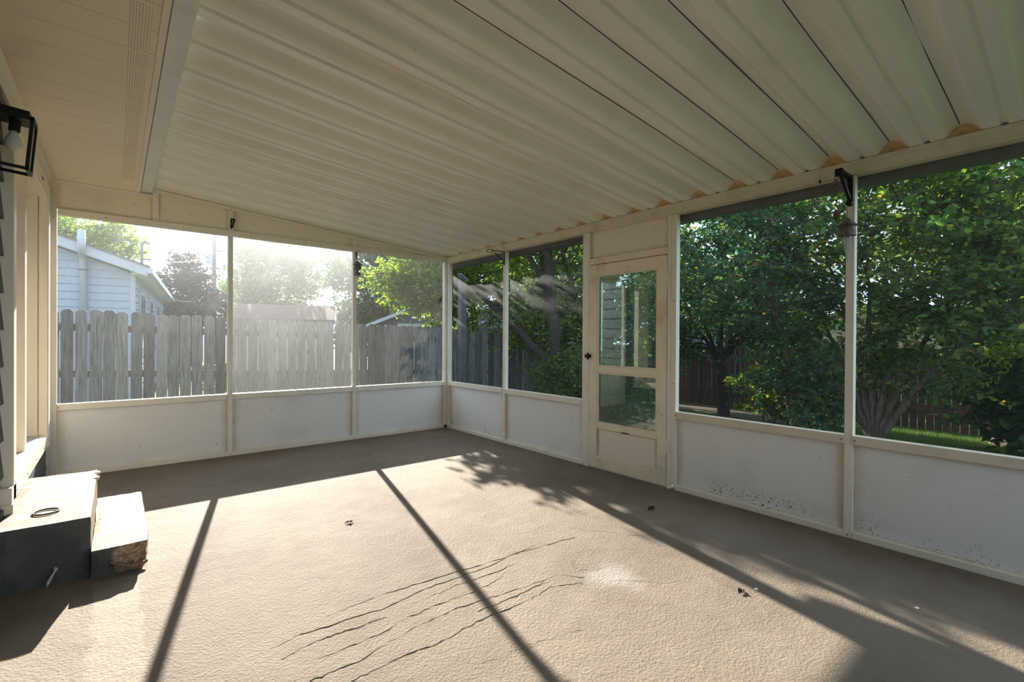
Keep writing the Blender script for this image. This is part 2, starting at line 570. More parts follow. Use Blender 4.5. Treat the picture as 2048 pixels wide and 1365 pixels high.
def tube(pts, rad, sides=8, bm=None, cap=True):
    if bm is None:
        bm = bmesh.new()
    pts = [Vector(p) for p in pts]
    if not isinstance(rad, (list, tuple)):
        rad = [rad] * len(pts)
    rings = []
    ref = Vector((0.31, 0.17, 0.93)).normalized()
    for i, p in enumerate(pts):
        d = (pts[min(i + 1, len(pts) - 1)] - pts[max(i - 1, 0)]).normalized()
        a = d.cross(ref)
        if a.length < 1e-3:
            a = d.cross(Vector((1, 0, 0)))
        a.normalize()
        b = d.cross(a)
        rings.append([bm.verts.new(p + (a * math.cos(t) + b * math.sin(t)) * rad[i]) for t in [2 * math.pi * k / sides for k in range(sides)]])
    for r0, r1 in zip(rings, rings[1:]):
        for k in range(sides):
            bm.faces.new((r0[k], r0[(k + 1) % sides], r1[(k + 1) % sides], r1[k]))
    if cap:
        bm.faces.new(rings[0][::-1])
        bm.faces.new(rings[-1])
    return bm


def lathe(prof, c, sides=20, bm=None):
    """revolve (r, z) pairs about the vertical through c"""
    if bm is None:
        bm = bmesh.new()
    c = Vector(c)
    rings = [[bm.verts.new(c + Vector((r * math.cos(t), r * math.sin(t), z))) for t in [2 * math.pi * k / sides for k in range(sides)]] for r, z in prof]
    for r0, r1 in zip(rings, rings[1:]):
        for k in range(sides):
            bm.faces.new((r0[k], r0[(k + 1) % sides], r1[(k + 1) % sides], r1[k]))
    bm.faces.new(rings[0][::-1])
    bm.faces.new(rings[-1])
    bmesh.ops.recalc_face_normals(bm, faces=bm.faces)
    return bm


def torus(c, R, r, axis='Z', seg=24, sides=8, bm=None, sx=1.0, sz=1.0):
    if bm is None:
        bm = bmesh.new()
    rings = []
    for i in range(seg):
        a = 2 * math.pi * i / seg
        ring = []
        for k in range(sides):
            t = 2 * math.pi * k / sides
            q = Vector(((R + r * math.cos(t)) * math.cos(a) * sx, (R + r * math.cos(t)) * math.sin(a), r * math.sin(t) * sz))
            if axis == 'X':
                q = Vector((q.z, q.x, q.y))
            elif axis == 'Y':
                q = Vector((q.x, q.z, q.y))
            ring.append(bm.verts.new(Vector(c) + q))
        rings.append(ring)
    for i in range(seg):
        r0, r1 = rings[i], rings[(i + 1) % seg]
        for k in range(sides):
            bm.faces.new((r0[k], r1[k], r1[(k + 1) % sides], r0[(k + 1) % sides]))
    bmesh.ops.recalc_face_normals(bm, faces=bm.faces)
    return bm


def np_mesh(name, verts, faces):
    """fast mesh from arrays: verts (n,3), faces (m,k)"""
    me = bpy.data.meshes.new(name)
    verts = np.asarray(verts, np.float32)
    faces = np.asarray(faces, np.int32)
    k = faces.shape[1]
    me.vertices.add(len(verts))
    me.vertices.foreach_set('co', verts.ravel())
    me.loops.add(faces.size)
    me.loops.foreach_set('vertex_index', faces.ravel())
    me.polygons.add(len(faces))
    me.polygons.foreach_set('loop_start', np.arange(0, faces.size, k, dtype=np.int32))
    me.polygons.foreach_set('loop_total', np.full(len(faces), k, np.int32))
    me.update(calc_edges=True)
    return me


def gz(x, y=0.0):
    """height of the yard"""
    return -0.15 - 0.04 * np.maximum(0.0, np.asarray(x, float) - 4.0) - 0.03 * np.maximum(0.0, np.asarray(x, float) - 8.5)


screw_me = bpy.data.meshes.new('screw')
_b = lathe([(0.0045, 0.0), (0.0045, 0.002), (0.002, 0.0035)], (0, 0, 0), 6)
_b.to_mesh(screw_me)
_b.free()
screw_me.materials.append(M['black'])

# ------------------------------------------------------------------ the porch shell
YA, XB = 5.828, 3.63          # inner faces of the back and right screen walls
XH = -0.49                    # house siding
YS = -1.75                    # porch end behind the camera
SILL0, SILL1 = 0.605, 0.662


def roof_z(x):
    return 2.42 + (XB - x) * 0.088


floor = empty('floor', (1.5, 2.0, 0), 'tan concrete porch floor with stains, cracks and mortar ridges', 'floor', kind='structure')
slab = P('slab', box(XH, XB + 0.12, YS - 0.1, YA + 0.12, -0.30, 0.0), M['floor'], floor)

RIDGES = [
    [(0.426, 2.099), (0.607, 2.138), (0.951, 2.10), (1.234, 2.131), (1.541, 2.121), (2.04, 2.173)],
    [(0.554, 1.827), (0.741, 1.817), (1.013, 1.876), (1.253, 1.883), (1.468, 1.85), (1.843, 1.805), (1.93, 1.686)],
    [(0.666, 1.726), (0.85, 1.735), (1.044, 1.717), (1.267, 1.742), (1.553, 1.723), (1.711, 1.746), (1.888, 1.667)],
    [(0.732, 2.201), (0.978, 2.217), (1.273, 2.197), (1.636, 2.156), (1.921, 2.134), (2.309, 2.083)],
    [(0.499, 2.021), (0.662, 2.049), (0.785, 2.038), (0.97, 2.033)],
    [(0.95, 1.955), (1.15, 1.968), (1.40, 1.955), (1.62, 1.985)],
    [(1.10, 2.05), (1.35, 2.06), (1.60, 2.045), (1.78, 2.06)],
    [(0.62, 1.93), (0.80, 1.925), (0.98, 1.945)],
    [(1.30, 1.80), (1.55, 1.79), (1.75, 1.80)],
]
rr = random.Random(3)
for q, line in enumerate(RIDGES):
    pts = []
    for (a, b), (c, d) in zip(line, line[1:]):
        for k in range(9):
            t = k / 9
            pts.append((a + (c - a) * t + rr.uniform(-.004, .004), b + (d - b) * t + rr.uniform(-.006, .006), -0.0004))
    n = len(pts)
    rad = [0.0009 + 0.0026 * rr.random() * math.sin(math.pi * (k + 1) / (n + 1)) for k in range(n)]
    P('mortar_ridge', tube(pts, rad, 5), M['floor'], floor, True)
    k = 0
    while k < n - 3:
        L = rr.randint(4, 14)
        if rr.random() < 0.5:
            seg = pts[k:k + L]
            if len(seg) > 2:
                P('crack', tube([(x, y - 0.004, 0.0) for x, y, z in seg], [0.0006 + 0.0019 * rr.random() ** 2 for _ in seg], 5), M['crack'], floor)
        k += L
for line in ([(2.0, 1.60), (2.12, 1.50), (2.2, 1.40), (2.38, 1.33), (2.52, 1.28)], [(2.35, 2.2), (2.5, 2.02), (2.55, 1.9), (2.72, 1.75), (2.75, 1.6)],
             [(2.05, 1.87), (1.98, 1.84), (1.96, 1.78), (2.0, 1.74), (2.1, 1.70)], [(2.66, 3.1), (2.8, 3.0), (2.92, 2.95)], [(1.1, 1.5), (1.4, 1.45), (1.6, 1.40)]):
    pts = []
    for (a, b), (c, d) in zip(line, line[1:]):
        for k in range(8):
            pts.append((a + (c - a) * k / 8 + rr.uniform(-.012, .012), b + (d - b) * k / 8 + rr.uniform(-.012, .012), -0.0012))
    P('crack', tube(pts, [0.0013 + 0.0010 * rr.random() for _ in pts], 5), M['crack'], floor)

# ---- back screen wall (faces the grey fence) and right screen wall (faces the garden)


class Wall:
    def __init__(s, root, axis, face, sign=1):
        s.root, s.axis, s.face, s.sign = root, axis, face, sign

    def b(s, u0, u1, n0, n1, z0, z1, bev=0.0, bm=None):
        a0, a1 = s.face + n0 * s.sign, s.face + n1 * s.sign
        if s.axis == 0:
            return box(u0, u1, a0, a1, z0, z1, bev, bm)
        return box(a0, a1, u0, u1, z0, z1, bev, bm)

    def part(s, name, mat, *a, bev=0.0):
        return P(name, s.b(*a, bev=bev), mat, s.root)

    def screw(s, u, z, n=0.0):
        a = s.face + n * s.sign
        w = (u, a, z) if s.axis == 0 else (a, u, z)
        rot = (math.pi / 2 * s.sign, 0, 0) if s.axis == 0 else (0, -math.pi / 2 * s.sign, 0)
        return put('screw', screw_me, None, s.root, w, rot)


wall_back = empty('wall_back', (1.6, YA, 0), 'cream framed screen wall with white kick panels facing the grey picket fence', 'screen wall', kind='structure')
A = Wall(wall_back, 0, YA)
F = M['frame']
A.part('bottom_plate', F, -0.45, XB, 0.0, 0.055, 0.0, 0.042, bev=0.003)
A.part('top_rail', F, -0.40, 3.59, 0.0, 0.055, 2.345, 2.402, bev=0.003)
PA = [(-0.45, -0.405), (0.915, 0.96), (2.265, 2.31), (3.585, 3.63)]
for i, (a, b) in enumerate(PA):
    if i == 0:
        A.part('post', F, a, b, -0.004, 0.055, 0.0, 2.657, bev=0.003)
    elif i == 3:
        A.part('post', F, a, b, 0.0, 0.055, 0.0, 2.42, bev=0.003)
    else:
        A.part('post', F, a, b, 0.0, 0.055, 0.042, 2.345, bev=0.003)
for q, ((a, b), (c, d)) in enumerate(zip(PA, PA[1:])):
    A.part('sill_rail', F, b, c, -0.006, 0.058, SILL0, SILL1, bev=0.003)
    A.part('kick_panel', M['panel_x'], b, c, 0.030, 0.040, 0.042, SILL0)
    A.part('insect_screen', M['screen_dusty'] if q == 1 else M['screen'], b, c, 0.046, 0.0475, SILL1, 2.345)
    A.screw(b + 0.012, 0.632, -0.008)
    A.screw(c - 0.012, 0.632, -0.008)
    for t in (0.25, 0.7):
        A.screw(b + (c - b) * t, 2.372, -0.002)
    A.screw((a + b) / 2, 0.02, -0.002)
    A.screw((a + b) / 2, 2.32, -0.002)
STUB = [(0.272, 0.318), (0.915, 0.96), (2.265, 2.31)]
for a, b in STUB:
    P('stub_post', prism([(a, 2.402), (b, 2.402), (b, roof_z(b) - 0.002), (a, roof_z(a) - 0.002)], 1, YA, YA + 0.05), F, wall_back)
    A.screw((a + b) / 2, 2.425, -0.002)
    A.screw((a + b) / 2, roof_z(b) - 0.03, -0.002)
A.part('upper_panel', M['upper_x'], -0.405, 0.272, 0.030, 0.040, 2.402, 2.775)
edges = [0.318, 0.915, 0.96, 2.265, 2.31, 3.585]
for a, b in ((0.318, 0.915), (0.96, 2.265), (2.31, 3.585)):
    P('upper_panel', prism([(a, 2.402), (b, 2.402), (b, max(2.4025, roof_z(b) - 0.002)), (a, roof_z(a) - 0.002)], 1, YA + 0.030, YA + 0.040), M['upper_x'], wall_back)
    P('roof_channel', prism([(a, roof_z(a) - 0.034), (b, roof_z(b) - 0.034), (b, roof_z(b) - 0.003), (a, roof_z(a) - 0.003)], 1, YA + 0.006, YA + 0.030), F, wall_back)
A.part('house_filler', F, XH - 0.02, -0.449, 0.0, 0.05, 0.0, 2.775)
A.part('soffit_channel', F, -0.405, 0.272, 0.006, 0.030, 2.627, 2.655)

wall_right = empty('wall_right', (XB, 2.0, 0), 'cream framed screen wall with white kick panels facing the garden shrubs', 'screen wall', kind='structure')
B = Wall(wall_right, 1, XB)
PB = [(4.51, 4.556), (3.215, 3.262), (2.214, 2.262), (0.955, 1.002), (-0.345, -0.30), (-1.645, -1.60)]
for i, (a, b) in enumerate(PB):
    B.part('post', F, a, b, 0.0, 0.055, 0.042, 2.33, bev=0.003)
    for z in (0.02, 2.30):
        B.screw((a + b) / 2, z, -0.002)
B.part('corner_post', F, 5.78, YA + 0.05, 0.0, 0.055, 0.0, 2.42, bev=0.003)
bays = [(4.556, 5.78), (3.262, 4.51), (1.002, 2.214), (-0.30, 0.955), (-1.60, -0.345)]
for i, (a, b) in enumerate(bays):
    B.part('bottom_plate', F, a - 0.045, b, 0.0, 0.055, 0.0, 0.042, bev=0.003)
    B.part('sill_rail', M['beam'] if i in (2, 3) else F, a, b, -0.008, 0.058, SILL0, SILL1, bev=0.003)
    B.part('kick_panel', M['panel_y'], a, b, 0.030, 0.040, 0.042, SILL0)
    B.part('insect_screen', M['screen_worn'] if i < 2 else M['screen'], a, b, 0.046, 0.0475, SILL1, 2.33)
    B.screw(a + 0.012, 0.632, -0.010)
    B.screw(b - 0.012, 0.632, -0.010)
    for z in (0.9, 1.6, 2.2):
        if i < 3:
            B.screw(b + 0.02, z, -0.002)
bm = B.b(YS, 5.80, -0.012, 0.075, 2.332, 2.42, 0.003)
B.b(YS, 5.80, -0.016, 0.0, 2.392, 2.418, 0.002, bm)
B.b(YS, 5.80, -0.016, 0.0, 2.334, 2.348, 0.002, bm)
P('header_beam', bm, M['beam'], wall_right)
B.part('gutter', M['gutter'], YS, YA + 0.2, 0.085, 0.20, 2.285, 2.40)
# doorway framing
B.part('door_jamb', F, 3.172, 3.215, -0.006, 0.055, 0.0, 2.33, bev=0.003)
B.part('door_jamb', F, 2.262, 2.292, -0.006, 0.055, 0.0, 2.33, bev=0.003)
B.part('door_header', M['door'], 2.292, 3.172, -0.016, 0.055, 2.005, 2.062, bev=0.003)
B.part('upper_panel', M['upper_y'], 2.292, 3.172, 0.020, 0.030, 2.062, 2.332)
B.part('threshold', M['threshold'], 2.292, 3.172, 0.0, 0.06, 0.0, 0.008)
B.screw(3.16, 2.035, -0.018)
B.screw(2.305, 2.035, -0.018)

# ---- storm door in the right wall
door_1 = empty('door_1', (XB, 2.73, 0), 'yellowed storm door with two dusty glass panes and black latch', 'door', kind='structure')
D = Wall(door_1, 1, XB)
dm = M['door']
D.part('stile', dm, 3.066, 3.166, -0.010, 0.028, 0.012, 1.998, bev=0.004)
D.part('stile', dm, 2.298, 2.385, -0.010, 0.028, 0.012, 1.998, bev=0.004)
D.part('top_rail', dm, 2.385, 3.066, -0.010, 0.028, 1.895, 1.998, bev=0.004)
D.part('middle_rail', dm, 2.385, 3.066, -0.013, 0.028, 0.948, 1.004, bev=0.006)
D.part('lower_rail', dm, 2.385, 3.066, -0.010, 0.028, 0.40, 0.452, bev=0.004)
D.part('bottom_rail', dm, 2.385, 3.066, -0.010, 0.028, 0.012, 0.125, bev=0.004)
D.part('kick_panel', M['door_panel'], 2.385, 3.066, 0.004, 0.016, 0.125, 0.40)
for z0, z1 in ((1.004, 1.895), (0.452, 0.948)):
    g = D.part('glass_pane', M['glass'], 2.385, 3.066, 0.010, 0.014, z0, z1)
    for (a, b, c, d) in ((3.046, 3.066, z0, z1), (2.385, 2.405, z0, z1), (2.405, 3.046, z1 - 0.016, z1), (2.405, 3.046, z0, z0 + 0.016)):
        P('glazing_bead', D.b(a, b, -0.005, 0.006, c, d, 0.003), dm, g)
lt = P('latch', D.b(3.135, 3.205, -0.030, -0.010, 1.085, 1.12, 0.004), M['black'], door_1)
P('latch_plate', D.b(3.15, 3.17, -0.042, -0.028, 1.07, 1.135, 0.004), M['black'], lt)
P('pull_tab', D.b(2.68, 2.76, -0.016, -0.010, 0.395, 0.408, 0.002), M['rust'], door_1)
for z in (0.30, 1.72):
    hg = P('hinge', D.b(2.268, 2.312, -0.016, -0.009, z, z + 0.11, 0.002), M['frame'], door_1)
    P('hinge_pin', tube([(XB - 0.016, 2.292, z), (XB - 0.016, 2.292, z + 0.11)], 0.005, 8), M['frame'], hg)
for z in (0.25, 0.31, 0.37, 0.62, 1.32):
    D.screw(3.05 if z < 0.4 else 3.10, z, -0.0115 if z > .4 else 0.003)
    if z > 0.4:
        D.screw(2.34, z, -0.0115)

# ---- end screen wall behind the camera
wall_front = empty('wall_front', (1.6, YS, 0), 'cream framed screen wall closing the porch behind the viewer', 'screen wall', kind='structure')
C_ = Wall(wall_front, 0, YS, -1)
C_.part('bottom_plate', F, XH, XB + 0.05, 0.0, 0.055, 0.0, 0.042)
C_.part('top_rail', F, XH, XB, 0.0, 0.055, 2.345, 2.402)
PC = [(XH, XH + 0.045), (0.915, 0.96), (2.265, 2.31), (3.585, 3.63)]
for a, b in PC:
    C_.part('post', F, a, b, 0.0, 0.055, 0.042, 2.345)
for (a, b), (c, d) in zip(PC, PC[1:]):
    C_.part('sill_rail', F, b, c, 0.0, 0.055, SILL0, SILL1)
    C_.part('kick_panel', M['panel_x'], b, c, 0.030, 0.040, 0.042, SILL0)
    C_.part('insect_screen', M['screen'], b, c, 0.046, 0.0475, SILL1, 2.345)
P('upper_panel', prism([(XH, 2.402), (XB, 2.402), (XB, 2.415), (0.27, 2.70), (0.27, 2.655), (XH, 2.655)], 1, YS - 0.04, YS - 0.03), M['upper_x'], wall_front)

# ---- ceiling: pan roof sheets, foam closures, soffit boards
ceiling = empty('ceiling', (1.6, 2.0, 2.42), 'ribbed white metal porch roof with cream vented soffit beside the house', 'ceiling', kind='structure')
PITCH = 0.3135
HY0 = 0.449
HUMP = [(0.0, 0.064), (0.014, 0.063), (0.028, 0.057), (0.044, 0.042), (0.062, 0.018), (0.076, 0.004), (0.086, 0.0)]


def hump_z(d):
    return float(np.interp(abs(d), [a for a, b in HUMP], [b for a, b in HUMP]))


SH = list(HUMP) + [(0.118, 0.0), (0.136, 0.0), (0.146, 0.014), (0.160, 0.014), (0.170, 0.0), (0.19, 0.0)]
SH += [(PITCH - a, b) for a, b in HUMP]
SH = sorted(set((round(a, 5), round(b, 5)) for a, b in SH))
xs = np.concatenate([np.linspace(0.262, 3.9, 15)])
rs = random.Random(11)
k0, k1 = -7, 17
for k in range(k0, k1 + 1):
    y0 = HY0 + k * PITCH
    bm = bmesh.new()
    dents = [(rs.uniform(0.6, 3.2), rs.uniform(0.02, 0.29), rs.uniform(-0.006, 0.006)) for _ in range(3)]
    grid = []
    for layer in (0.0, 0.004):
        gl = []
        for x in xs:
            row = []
            for s, hgt in SH:
                z = roof_z(x) + hgt + layer
                if 0.5 < x < 3.4:
                    for dx, ds, da in dents:
                        z += da * math.exp(-((x - dx) / 0.22) ** 2 - ((s - ds) / 0.05) ** 2)
                yy = min(y0 + s, YA + 0.16)
                row.append(bm.verts.new((x, yy, z)))
            gl.append(row)
        grid.append(gl)
    lo, hi = grid
    m = len(SH)
    for i in range(len(xs) - 1):
        for j in range(m - 1):
            bm.faces.new((lo[i][j], lo[i][j + 1], lo[i + 1][j + 1], lo[i + 1][j]))
            bm.faces.new((hi[i][j], hi[i + 1][j], hi[i + 1][j + 1], hi[i][j + 1]))
        bm.faces.new((lo[i][0], lo[i + 1][0], hi[i + 1][0], hi[i][0]))
        bm.faces.new((lo[i][m - 1], hi[i][m - 1], hi[i + 1][m - 1], lo[i + 1][m - 1]))
    for j in range(m - 1):
        bm.faces.new((lo[0][j], hi[0][j], hi[0][j + 1], lo[0][j + 1]))
        bm.faces.new((lo[-1][j], lo[-1][j + 1], hi[-1][j + 1], hi[-1][j]))
    o = P('roof_sheet', bm, M['roof'], ceiling)
    for p in o.data.polygons:
        p.use_smooth = True
    o.data.set_sharp_from_angle(angle=math.radians(28))
    # open lap seam just beside the hump crest
    ys = y0 + 0.018
    if ys < YA:
        zc = hump_z(0.018)
        wdt = 0.0022 if k < 5 else 0.0012
        bm = bmesh.new()
        segs = [(0.3, 1.2), (1.2, 2.3), (2.3, 3.62)]
        pts = [(x, ys + 0.003 * math.sin(3 * x + k), roof_z(x) + zc - 0.0008) for x in np.linspace(0.3, 3.61, 12)]
        tube(pts, wdt, 5, bm)
        P('lap_seam', bm, M['seam'] if k < 5 else M['roof'], o)
    # foam closure above the header beam
    if -6 <= k:
        poly = [(y0 - 0.083, roof_z(XB) - 0.004)]
        for t in np.linspace(-1, 1, 17):
            poly.append((y0 + 0.083 * t, roof_z(XB) - 0.001 + hump_z(0.083 * t)))
        poly.append((y0 + 0.083, roof_z(XB) - 0.004))
        if y0 + 0.083 < YA:
            P('foam_closure', prism(poly, 0, XB + 0.004, XB + 0.04), M['foam'], ceiling)

P('hanger_channel', box(0.182, 0.268, YS, YA + 0.03, 2.668, 2.76, 0.003), M['channel'], ceiling)
P('soffit_trim', box(0.148, 0.176, YS, YA + 0.02, 2.652, 2.668, 0.002), M['trim'], ceiling)
ks = int((YA - YS) / 0.225) + 1
bme = bmesh.new()
prof = [(0.0, 0.0), (0.2205, 0.0), (0.2225, 0.004), (0.2225, 0.009), (0.0, 0.009)]
for i in range(ks):
    ya = 0.02 + 0.225 * (i - 8)
    if ya > YA:
        break
    w = min(0.2225, YA + 0.02 - ya)
    P('soffit_board', box(-0.50, 0.148, ya, ya + w, 2.657, 2.668, 0.0016), M['soffit'], ceiling)
P('crown_trim', prism([(XH, 2.60), (XH + 0.018, 2.60), (XH + 0.030, 2.63), (XH + 0.060, 2.657), (XH, 2.657)], 1, YS, YA + 0.02), M['trim'], ceiling)
P('roof_deck', box(-4.5, 0.20, YS - 1.0, YA + 0.6, 2.77, 2.80), M['shingle'], ceiling)

# ---- house wall on the left with a patio door
wall_left = empty('wall_left', (XH, 2.0, 0), 'dark charcoal lap sided house wall beside the patio door', 'house wall', kind='structure')
z = 0.10
while z < 2.62:
    for ya, yb in ((YS - 1.0, 3.75), (5.60, YA + 0.6)):
        zt = min(z + 0.2, 2.657)
        P('siding_board', prism([(XH, z), (XH + 0.022, z), (XH + 0.004, zt + 0.012), (XH, zt + 0.012)], 1, ya, yb), M['siding_dark'], wall_left)
    z += 0.2
P('sheathing', box(XH - 0.20, XH, YS - 1.0, 3.76, -0.2, 2.66), M['siding_dark'], wall_left)
P('sheathing', box(XH - 0.20, XH, 5.66, YA + 0.6, -0.2, 2.66), M['siding_dark'], wall_left)
P('sheathing', box(XH - 0.20, XH, 3.60, 5.66, 2.50, 2.66), M['siding_dark'], wall_left)
P('foundation', box(XH - 0.20, XH + 0.03, 3.60, 5.66, -0.2, 0.34), M['siding_dark'], wall_left)

door_2 = empty('door_2', (XH, 4.6, 0.34), 'cream framed glazed patio door in the dark house wall', 'door', kind='structure')
T = M['trim']
P('casing', box(XH - 0.02, -0.43, 3.75, 3.835, 0.30, 2.52, 0.003), T, door_2)
P('casing', box(XH - 0.02, -0.43, 5.50, 5.60, 0.34, 2.52, 0.003), T, door_2)
P('plinth', box(XH - 0.02, -0.425, 3.685, 3.80, 0.27, 0.36, 0.003), T, door_2)
P('head_casing', box(XH - 0.02, -0.43, 3.755, 5.50, 2.44, 2.52, 0.003), T, door_2)
sl = P('sill', box(XH - 0.10, -0.43, 3.69, 5.52, 0.36, 0.448, 0.004), T, door_2)
for y in (3.85, 4.25, 4.7, 5.15):
    put('screw', screw_me, None, sl, (-0.428, y, 0.40), (0, math.pi / 2, 0))
P('door_track', box(-0.60, -0.475, 3.755, 5.50, 0.448, 0.456), M['threshold'], door_2)
P('jamb', box(-0.488, -0.436, 5.478, 5.50, 0.448, 2.44, 0.002), T, door_2)
P('jamb', box(-0.60, -0.492, 5.452, 5.50, 0.448, 2.44, 0.002), T, door_2)
P('jamb', box(-0.60, -0.47, 3.755, 3.79, 0.448, 2.44, 0.002), T, door_2)
P('head_jamb', box(-0.60, -0.436, 3.755, 5.50, 2.41, 2.44, 0.002), T, door_2)
P('mullion', box(-0.565, -0.492, 4.76, 4.84, 0.456, 2.41, 0.003), T, door_2)
for ya, yb, xx in ((3.79, 4.80, -0.585), (4.82, 5.452, -0.575)):
    P('stile', box(xx - 0.03, xx + 0.012, ya, ya + 0.07, 0.456, 2.41, 0.003), T, door_2)
    P('stile', box(xx - 0.03, xx + 0.012, yb - 0.07, yb, 0.456, 2.41, 0.003), T, door_2)
    P('rail', box(xx - 0.03, xx + 0.012, ya + 0.07, yb - 0.07, 0.456, 0.56, 0.003), T, door_2)
    P('rail', box(xx - 0.03, xx + 0.012, ya + 0.07, yb - 0.07, 2.33, 2.41, 0.003), T, door_2)
    P('glass_pane', box(xx - 0.015, xx - 0.005, ya + 0.07, yb - 0.07, 0.56, 2.33), M['dark_glass'], door_2)
tp = P('painter_tape', box(-0.4299, -0.4285, 5.02, 5.10, 2.448, 2.475), M['tape'])
tag(tp, 'scrap of blue tape stuck on the patio door head casing', 'tape')

# ------------------------------------------------------------------ concrete steps


def rough_block(x0, x1, y0, y1, z0, z1, nx, ny, nz, seed, amp, chip=None):
    bm = bmesh.new()
    r = random.Random(seed)
    box(x0, x1, y0, y1, z0, z1, 0, bm)
    bmesh.ops.subdivide_edges(bm, edges=bm.edges[:], cuts=7, use_grid_fill=True)
    for v in bm.verts:
        edge = sum((abs(v.co.x - x0) < 1e-4 or abs(v.co.x - x1) < 1e-4, abs(v.co.y - y0) < 1e-4 or abs(v.co.y - y1) < 1e-4, abs(v.co.z - z1) < 1e-4))
        if v.co.z < z0 + 1e-4:
            continue
        if edge >= 2:
            c = Vector(((x0 + x1) / 2, (y0 + y1) / 2, z0))
            v.co += (c - v.co).normalized() * r.uniform(0.002, amp)
        if chip:
            d = (v.co - Vector(chip[0])).length
            if d < chip[1]:
                v.co += (Vector(((x0 + x1) / 2, (y0 + y1) / 2, z0)) - v.co).normalized() * (chip[1] - d) * r.uniform(0.35, 0.75)
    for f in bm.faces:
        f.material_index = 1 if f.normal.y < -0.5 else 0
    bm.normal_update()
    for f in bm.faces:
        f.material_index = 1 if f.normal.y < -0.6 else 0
    return bm


steps = empty('concrete_steps', (-0.2, 3.9, 0), 'two chipped concrete steps with peeling white paint below the patio door', 'steps')
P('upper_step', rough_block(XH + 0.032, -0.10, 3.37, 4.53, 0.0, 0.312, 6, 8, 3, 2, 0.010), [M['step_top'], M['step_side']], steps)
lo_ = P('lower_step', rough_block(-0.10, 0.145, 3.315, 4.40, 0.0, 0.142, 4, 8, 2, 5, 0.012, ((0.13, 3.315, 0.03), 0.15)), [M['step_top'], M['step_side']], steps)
r5 = random.Random(9)
pts = [(-0.02, 3.300, 0.070), (0.02, 3.292, 0.045), (0.06, 3.290, 0.028), (0.10, 3.297, 0.020), (0.135, 3.318, 0.030)]
P('broken_lip', tube(pts, [0.006, 0.014, 0.018, 0.016, 0.008], 7), M['brown'], steps)
for y in (3.36, 4.36):
    P('paint_flake', box(-0.11, -0.085, y + 0.9 - 0.85 * (y > 4), y + 0.94 - 0.85 * (y > 4), 0.30, 0.318, 0.004), M['flake'], steps)
ring = P('metal_ring', torus((-0.29, 3.59, 0.318), 0.052, 0.0045, 'Z', 28, 8, sz=1.0), M['black'], None, True)
tag(ring, 'thin black metal ring lying on the upper concrete step', 'ring')
bm = tube([(-0.24, 3.362, 0.085), (-0.235, 3.350, 0.08), (-0.247, 3.345, 0.05), (-0.262, 3.345, 0.02), (-0.268, 3.342, 0.004)], [0.006, 0.009, 0.007, 0.008, 0.004], 7)
tag(P('frayed_cord', bm, M['flake'], None, True), 'short frayed white cord hanging down the dark side of the steps', 'cord')

# ------------------------------------------------------------------ wall lantern
lan = empty('wall_lantern', (XH + 0.03, 3.45, 2.25), 'black box frame wall lantern with bare white bulb on dark siding', 'lantern')


def tilt(bm):
    piv = Vector((-0.39, 3.46, 2.37))
    bmesh.ops.rotate(bm, verts=bm.verts, cent=piv, matrix=Matrix.Rotation(math.radians(4.5), 3, 'Y'))
    return bm


K = M['black']
x0, x1, y0, y1, z0, z1 = -0.465, -0.318, 3.39, 3.535, 2.105, 2.375
t = 0.014
for (x, y) in ((x0, y0), (x1 - t, y0), (x0, y1 - t), (x1 - t, y1 - t)):
    P('corner_bar', tilt(box(x, x + t, y, y + t, z0, z1, 0.001)), K, lan)
bm = bmesh.new()
for (a, b, c, d) in ((x0, x1, y0, y0 + t), (x0, x1, y1 - t, y1), (x0, x0 + t, y0, y1), (x1 - t, x1, y0, y1)):
    box(a, b, c, d, z0, z0 + t, 0, bm)
P('bottom_frame', tilt(bm), K, lan)
P('top_plate', tilt(box(x0, x1, y0, y1, z1 - 0.020, z1, 0.001)), K, lan)
P('canopy', tilt(box(x0 - 0.05, x1 - 0.02, y0 + 0.015, y1 - 0.015, z1, z1 + 0.028, 0.002)), K, lan)
P('wall_plate', box(XH, XH + 0.034, 3.40, 3.52, 2.30, 2.46, 0.003), K, lan)
P('arm', tube([(XH + 0.02, 3.46, 2.41), (-0.46, 3.46, 2.41), (-0.43, 3.46, 2.395)], 0.009, 8), K, lan)
P('socket', tilt(lathe([(0.022, -0.055), (0.022, 0.0)], (-0.392, 3.462, 2.355), 16)), K, lan)
P('bulb', tilt(lathe([(0.003, -0.150), (0.020, -0.145), (0.031, -0.128), (0.033, -0.112), (0.027, -0.092), (0.018, -0.072), (0.015, -0.055)], (-0.392, 3.462, 2.355), 20)), M['bulb'], lan, True)
for (a, b, c, d) in ((x0 + t, x1 - t, y0 + 0.005, y0 + 0.008), (x0 + t, x1 - t, y1 - 0.008, y1 - 0.005), (x1 - 0.008, x1 - 0.005, y0 + t, y1 - t)):
    P('glass_pane', tilt(box(a, b, c, d, z0 + t, z1 - 0.02)), M['lantern_glass'], lan)

